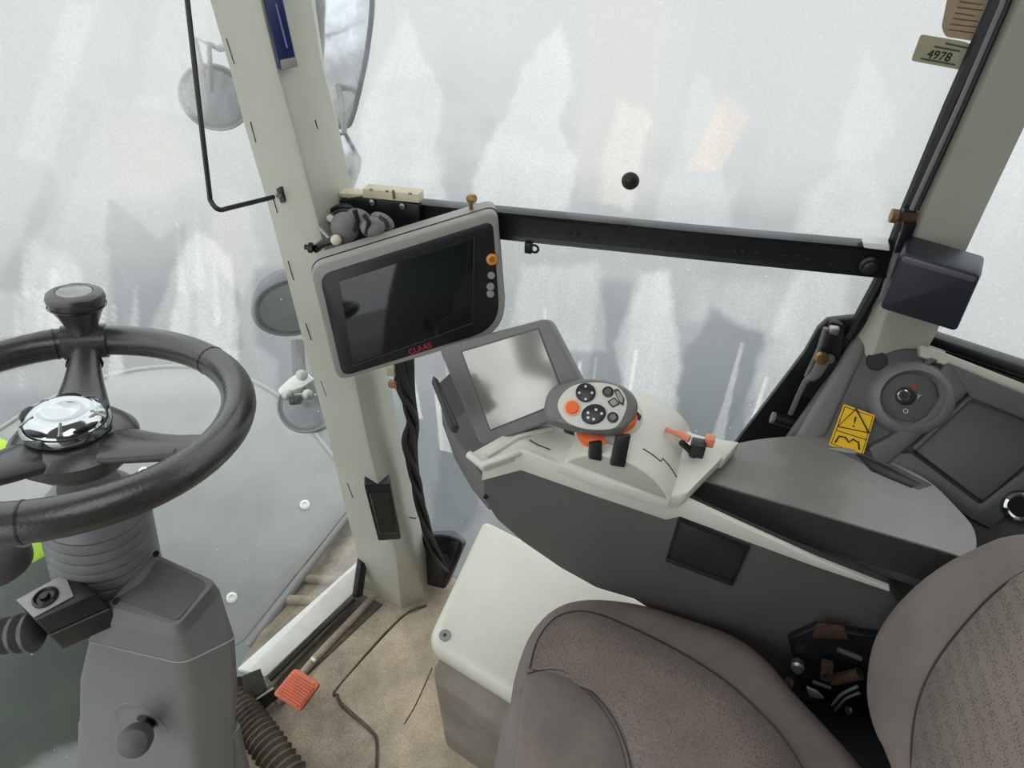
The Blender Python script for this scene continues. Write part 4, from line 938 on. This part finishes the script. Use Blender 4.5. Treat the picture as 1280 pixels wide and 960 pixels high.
tube('orange_grip', UU([(775, 537), (786, 530), (793, 518)], pl=(JN, jp[1] - .012)), [.005, .008, .005], ORANGE, js, sub=4, n=10)
jr = ond(-.12, .2, 1.0)
tube('stem', [jb - JN * .005, jr], .010, LGREY, js, n=14)
for tt, y0_, (a, b, wd) in ((-.25, .25, ((745, 555), (744, 574), 8)), (.1, .2, ((780, 546), (772, 582), 9))):
    dd = project(ond(tt, y0_))[2] - .004
    tq_ = [U(a[0] - wd, a[1], d=dd - .022), U(a[0] + wd, a[1] - 2, d=dd - .022), U(b[0] + wd, b[1] + 3, d=dd - .016), U(b[0] - wd, b[1], d=dd - .016)]
    slab('black_fork', tq_, .012, BLACK, js, bev=.0015)
slab('dark_under_pad', UU([(703, 532), (718, 538), (718, 545), (706, 541)], d=.87), .01, RUBBER, js, bev=.001)

# ================================================================== ARMREST LID
lp = plane3(U(862, 596, z=.80), U(1170, 686, z=.80), U(1040, 546, z=.815)); LN = lp[0]
ld_ = thing('armrest_lid', 'worn dark grey armrest lid with a finger slot behind the joystick', 'armrest', U(1000, 650, z=.72))
lo = UU([(862, 594), (885, 570), (915, 555), (960, 547), (1025, 544), (1060, 554), (1110, 575), (1160, 600), (1195, 632), (1222, 666), (1218, 700), (1172, 688), (1010, 640)], pl=lp)
lo = smooth(lo, 4)
drop = V((.0, -.004, -.06))
lc_ = sum(lo, V()) / len(lo)
loft('lid_shell', [[p + drop for p in lo], [p + V((0, 0, -.012)) for p in lo], [lc_ + (p - lc_) * .992 + V((0, 0, -.004)) for p in lo], [lc_ + (p - lc_) * .975 for p in lo]], mat('lid_side_shade', rgb(50, 50, 50), .4, bump=.2, bs=600), ld_, sharp=55)  # shade on the near face put into the darker shell colour
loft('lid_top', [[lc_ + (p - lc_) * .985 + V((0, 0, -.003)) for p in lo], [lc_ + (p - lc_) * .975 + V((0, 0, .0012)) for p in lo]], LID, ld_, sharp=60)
lowr = [lc_ + (p - lc_) * .97 + V((0, 0, -.055)) for p in lo]
slab('lid_base', lowr, V((0, 0, -.03)), GGREY, ld_, bev=.003)
slot = UU([(1040, 560), (1066, 558), (1110, 578), (1166, 606), (1148, 612), (1090, 585)], pl=(LN, lp[1] + .0020))
slab('slot_frame', slot, .004, GGREY, ld_, bev=.0008)
s2_ = UU([(1066, 564), (1112, 584), (1152, 605), (1140, 609), (1090, 588)], pl=(LN, lp[1] + .0028))
slab('finger_slot', s2_, .002, BLACK, ld_, bev=.0004)
slab('slot_lip', UU([(1036, 560), (1066, 559), (1072, 567), (1056, 565)], pl=(LN, lp[1] + .0038)), .003, LGREY, ld_, bev=.0008)

# ================================================================== REAR SIDE PANEL WITH IGNITION
rp_ = plane(U(1135, 495, z=.885), (-.1, -.80, .60)); PN = rp_[0]
rs = thing('ignition_panel', 'grey moulded side panel with key dial and storage tray', 'panel', U(1130, 560, pl=rp_))
def on(px, py, h=0): return U(px, py, pl=(PN, rp_[1] + h))
slab('panel_base', [on(*a) for a in ((1070, 424), (1085, 408), (1120, 432), (1165, 440), (1200, 448), (1300, 490), (1420, 540), (1420, 800), (1230, 720), (1150, 620), (1000, 590), (975, 560))], .03, GGREY, rs, bev=.006)
slab('window_sill', [on(*a, .012) for a in ((1150, 430), (1180, 440), (1300, 487), (1400, 525), (1400, 545), (1300, 508), (1185, 458), (1150, 446))], .02, CREAM, rs, bev=.004)
slab('left_flank', [on(*a, .006) for a in ((1062, 430), (1076, 400), (1092, 404), (1082, 440), (1034, 545), (985, 565), (998, 540))], .02, MGREY, rs, bev=.008, seg=4)
lathe('hollow', on(1096, 451, .002), PN, [(.014, 0), (.013, .001), (.001, .001)], BLACKM, rs, n=20)
# dial
lathe('dial_collar', on(1136, 497, -.005), PN, [(.056, 0), (.052, .016), (.046, .024), (.040, .026), (.036, .018), (.034, .012)], MGREY, rs, n=44, el=1.05, ref=RT, caps=False, sharp=60)
lathe('dial_face', on(1134, 496, .004), PN, [(.038, 0), (.036, .004), (.026, .006), (.001, .006)], DGREY, rs, n=36)
lathe('key_barrel', on(1131, 495, .009), PN, [(.0125, 0), (.0125, .006), (.010, .008), (.001, .008)], BLACK, rs, n=24)
lathe('key_lock', on(1129, 494, .016), PN, [(.0082, 0), (.0082, .003), (.0065, .0045), (.001, .0045)], CHROME, rs, n=22)
box('key_slot', on(1129, 494, .0208), (.0015, .006, .0006), BLACKM, rs, ax=(RT, PN.cross(RT), PN), bev=0)
ux = on(1150, 500) - on(1130, 493)
text('0', on(1141, 485, .0105), ux, PN, .013, RED, rs, name='position_mark')
text('Y', on(1148, 496, .0105), ux, PN, .010, PRINT, rs, name='position_mark')
text('O', on(1132, 514, .0105), ux, PN, .009, PRINT, rs, name='position_mark')
text('-', on(1119, 511, .0105), ux, PN, .009, MGREY, rs, name='position_mark')
slab('collar_arm', [on(*a, .014) for a in ((1140, 466), (1150, 470), (1166, 455), (1176, 450), (1162, 446), (1150, 458))], .016, GGREY, rs, bev=.004)
slab('panel_ridge', [on(*a, .016) for a in ((1168, 470), (1185, 452), (1232, 472), (1150, 548), (1100, 590), (1085, 560), (1158, 520), (1176, 496))], .02, GGREY, rs, bev=.005)
slab('tray_floor', [on(*a, .004) for a in ((1142, 562), (1215, 498), (1290, 520), (1310, 560), (1228, 627))], .01, GGREY, rs, r=.006, bev=.001)
tube('tray_edge', [on(*a, .006) for a in ((1142, 563), (1228, 628), (1300, 566))], .0012, BLACKM, rs, n=6)
tube('tray_edge', [on(*a, .008) for a in ((1142, 561), (1212, 497), (1290, 522), (1340, 535))], .0045, GGREY, rs, n=8)
slab('tray_wall', [on(*a, .018) for a in ((1185, 453), (1300, 500), (1400, 545), (1400, 575), (1290, 528), (1215, 498))], .01, GGREY, rs, bev=.004)
slab('tray_rail', [on(*a, .012) for a in ((1095, 566), (1140, 566), (1226, 632), (1300, 575), (1320, 590), (1240, 662), (1215, 650))], .012, GGREY, rs, bev=.004)
lathe('socket_ring', on(1275, 633, .016), PN, [(.020, 0), (.020, .004), (.017, .006), (.014, .004), (.0135, 0)], CHROME, rs, n=28, caps=False)
lathe('socket_well', on(1275, 633, .014), PN, [(.022, 0), (.022, .003), (.001, .003)], BLACKM, rs, n=28)
# yellow sticker
yl = thing('warning_label', 'yellow warning label with triangle on the grey side panel', 'label', on(1065, 545, .012))
yq = [on(*a, .012) for a in ((1055, 505), (1094, 519), (1078, 572), (1036, 556))]
slab('label_sheet', yq, .004, YELLOW, yl, r=.002, bev=0)
def frame_line(q, w_, m_, par, nm='outline'):
    tube(nm, [p + PN * .0004 for p in q] , w_, m_, par, n=5, closed=False)
lq = [sum(yq, V()) / 4 + (p - sum(yq, V()) / 4) * .9 for p in yq]
tube('outline', [p + PN * .0003 for p in (lq[0], lq[1], lq[2], lq[3], lq[0])], .0006, INK, yl, n=5)
tri = [on(*a, .0125) for a in ((1070, 511), (1086, 541), (1047, 533))]
tube('triangle', [tri[0], tri[1], tri[2], tri[0], tri[1]], .0013, INK, yl, n=6)
text('!', on(1068, 528, .0127), on(1086, 541) - on(1047, 533), PN, .022, INK, yl, name='exclamation_mark')
tube('outline', [on(1046, 538, .0125), on(1084, 550, .0125)], .0006, INK, yl, n=5)
tube('book_symbol', [on(*a, .0125) for a in ((1044, 553), (1049, 545), (1057, 547), (1061, 553), (1066, 549), (1073, 553), (1074, 562))], .0013, INK, yl, n=6)

# ================================================================== COOL BOX UNDER THE CONSOLE
ZB = .36
cbx = thing('seat_side_box', 'pale grey storage box with rounded lid beneath the console', 'box', V((-.1, .65, 0)))
fl_, fr_ = U(531, 800, z=ZB), U(604, 646, z=ZB)
nr = U(660, 880, z=ZB)
e1 = fr_ - fl_; e2 = nr - fl_
lidp = rounded([fl_, fr_, fr_ + e2 * 1.85, fl_ + e2 * 1.85], [.035, .02, .02, .02], 6)
c_ = sum(lidp, V()) / len(lidp)
def ins(pts, d, dz): return [p + (c_ - p).normalized() * d + V((0, 0, dz)) for p in pts]
loft('box_lid', [ins(lidp, .012, -.055), ins(lidp, .0, -.045), ins(lidp, 0, -.022), ins(lidp, .004, -.010), ins(lidp, .013, -.002), ins(lidp, .025, 0)], mat('box_lid_plastic', rgb(210, 208, 194), .4, var=.05, vs=5, bump=.15, bs=500), cbx, sharp=60)
b0_ = [U(556, 850, z=ZB - .055), fr_ + e1.normalized() * -.03 + V((.02, 0, -.055))]
bb = [V((U(556, 850, z=.30).x, U(556, 850, z=.30).y, 0))]
p0 = U(553, 930, z=0); p0.z = 0
bo = [p0, V((p0.x + e1.normalized().x * .3, p0.y + e1.normalized().y * .3, 0)), V((p0.x + .43, p0.y + .20, 0)), V((p0.x + e2.normalized().x * .42, p0.y + e2.normalized().y * .42, 0))]
bo = rounded(bo, .025, 5)
loft('box_base', [[p + V((0, 0, 0)) for p in bo], [p + V((0, 0, .31)) for p in bo]], mat('dusty_box_base', rgb(140, 136, 126), .6, c2=rgb(112, 104, 94), vs=6), cbx, sharp=50)
sc = U(556, 794, z=ZB + .001)
lathe('lid_screw', sc, (0, 0, 1), [(.0115, 0), (.0115, .001), (.009, .0015), (.0085, .0005), (.003, .0005), (.0028, .002), (.0005, .002)], LGREY, cbx, n=20)
lathe('screw_socket', sc + V((0, 0, .001)), (0, 0, 1), [(.003, 0), (.003, .0014), (.0005, .0014)], BLACKM, cbx, n=10)

# ================================================================== SEAT
seat = thing('driver_seat', 'dark grey fabric driver seat with perforated centre panels', 'seat', V((.12, .27, .3)))
ZS = .55
cpx = UU([(628, 985), (640, 925), (648, 875), (655, 830), (672, 785), (700, 756), (740, 746), (800, 752), (860, 770), (920, 792), (960, 822), (990, 858), (1030, 900), (1075, 950), (1110, 1010)], z=ZS)
xr = cpx[-1].x
co_ = cpx + [V((xr + .05, .20, ZS)), V((xr + .03, -.02, ZS)), V((.05, -.06, ZS)), V((-.09, -.04, ZS)), V((-.13, .1, ZS))]
co_ = smooth(co_, 4); cz_ = sum(co_, V()) / len(co_); co_ = [p + (p - cz_).normalized() * .014 for p in co_]
pillow('seat_cushion', co_, (0, 0, 1), .0, FABRIC, seat, edge=.045, dome=.006, back=-.13)
def lower(px, py, h=0): return U(px, py, z=ZS + h)
pn1 = [lower(*a, .003) for a in ((662, 835), (672, 800), (696, 772), (735, 765), (790, 785), (850, 815), (905, 850), (950, 890), (985, 930), (1010, 975), (1030, 1050), (960, 1250), (860, 1200), (790, 960), (775, 910), (745, 872), (700, 838))]
def pad(name, pts, m, par, n, h=.004, th=.012):
    n = V(n).normalized(); p_ = smooth(pts, 4); c = sum(p_, V()) / len(p_)
    return loft(name, [[q - n * th for q in p_], [q for q in p_], [q + (c - q).normalized() * .005 + n * h for q in p_], [q + (c - q) * .5 + n * h * 1.3 for q in p_]], m, par, sharp=60)
pad('seat_centre_panel', pn1, PERF, seat, (0, 0, 1))
pn2 = [lower(*a, .005) for a in ((660, 845), (700, 842), (742, 872), (770, 912), (786, 965), (800, 1060), (700, 1080), (645, 1000), (648, 920))]
pad('seat_front_panel', pn2, FABRIC, seat, (0, 0, 1))
tube('seat_seam', [lower(*a, .007) for a in ((662, 836), (672, 800), (696, 771), (735, 764), (790, 784), (850, 814), (905, 849), (950, 889), (985, 929), (1010, 975))], .0011, RUBBER, seat, sub=4, n=6)
tube('seat_seam', [lower(*a, .007) for a in ((658, 842), (700, 838), (745, 870), (773, 910), (789, 960), (800, 1040))], .0009, RUBBER, seat, sub=4, n=6)
tube('front_piping', [U(652, 862, z=.535), U(646, 900, z=.53), U(636, 960, z=.52), U(625, 1010, z=.51)], .005, FABRIC, seat, n=10)
slab('side_trim', [U(628, 900, z=.44), U(642, 868, z=.48), U(646, 900, z=.47), U(632, 980, z=.44), U(612, 985, z=.42)], .02, MGREY, seat, bev=.004)
# backrest
bpn = V((-1, 0, .16)).normalized(); bpl = (bpn, bpn.dot(V((.33, .3, .6))))
rh = UU([(1105, 975), (1078, 890), (1072, 840), (1085, 780), (1128, 722), (1195, 675), (1275, 655)], pl=bpl)
pts_ = rh + [V((rh[-1].x + .02, .36, 1.13)), V((rh[-1].x + .025, .22, 1.16)), V((rh[-1].x + .02, .04, 1.11))]
for p in reversed(rh[:-1]): pts_.append(V((p.x, .40 - p.y * 1.0 + .0 if False else .46 - p.y, p.z)))
pts_ = smooth(pts_, 4)
pillow('backrest', pts_, bpn, .0, FABRIC, seat, edge=.04, dome=.004, back=-.12)
bc = [(1112, 1040), (1135, 950), (1142, 900), (1160, 850), (1195, 800), (1240, 750), (1300, 705), (1420, 690), (1600, 800), (1700, 1100), (1500, 1500), (1250, 1300)]
bi = UU([(1145, 1010), (1142, 940), (1150, 880), (1172, 830), (1210, 780), (1255, 735), (1310, 700)], pl=(bpn, bpl[1] + .003))
bi2 = bi + [V((bi[-1].x, .30, bi[-1].z + .02)), V((bi[-1].x, .16, bi[-1].z))] + [V((p.x, .46 - p.y, p.z)) for p in reversed(bi[:-1])]
pad('backrest_centre_panel', bi2, PERF, seat, bpn)
tube('backrest_seam', [p + bpn * .003 for p in bi], .0011, RUBBER, seat, sub=4, n=6)
# seat mechanism between the cushion and backrest
me_ = thing('recliner_mechanism', 'rusty bolted hinge mechanism between seat cushion and backrest', 'mechanism', U(1040, 850, y=.55))
slab('hinge_plate', UU([(985, 800), (1020, 785), (1110, 800), (1110, 900), (1060, 900), (1000, 860)], y=.585), .012, BLACKM, me_, bev=.002)
slab('rust_plate', UU([(1022, 784), (1056, 788), (1060, 800), (1016, 798)], y=.575), .008, RUST, me_, bev=.001)
lathe('hinge_bolt', U(997, 834, y=.565), (-.2, -1, .4), [(.010, -.01), (.010, .002), (.006, .004), (.006, .009), (.001, .009)], STEEL, me_, n=12)
slab('hinge_lug', UU([(1028, 830), (1042, 834), (1040, 854), (1026, 850)], y=.56), .01, RUST, me_, bev=.001)
lathe('lug_hole', U(1031, 845, y=.558), (0, -1, .3), [(.003, 0), (.003, .002), (.0005, .002)], BLACKM, me_, n=10)
tube('steel_link', UU([(1048, 812), (1076, 823)], y=.565), .004, STEEL, me_, n=8)
tube('steel_link', UU([(1016, 852), (1038, 860)], y=.56), .003, STEEL, me_, n=8)
tube('cable', UU([(1040, 882), (1052, 868), (1072, 858)], y=.555), .0025, MGREY, me_, sub=4, n=6)
tube('cable', UU([(1044, 888), (1056, 874), (1074, 866)], y=.555), .0025, MGREY, me_, sub=4, n=6)
slab('pale_bracket', UU([(1008, 860), (1012, 872), (1030, 874), (1022, 866)], y=.555), .004, LGREY, me_, bev=.0005)
tube('round_bar', UU([(1040, 850), (1075, 842)], y=.57), .009, RUST, me_, n=10)
lathe('end_knob', U(988, 853, y=.56), (-1, -.3, .2), [(.008, 0), (.008, .004), (.001, .005)], STEEL, me_, n=12)
lathe('end_knob', U(1062, 888, y=.55), (-1, -.3, .2), [(.006, 0), (.006, .004), (.001, .005)], STEEL, me_, n=12)
slab('seat_frame_base', [V((.17, .05, .42)), V((.55, .05, .42)), V((.55, .575, .42)), V((.17, .575, .42))], V((0, 0, -.42)), BLACKM, seat, bev=.01)
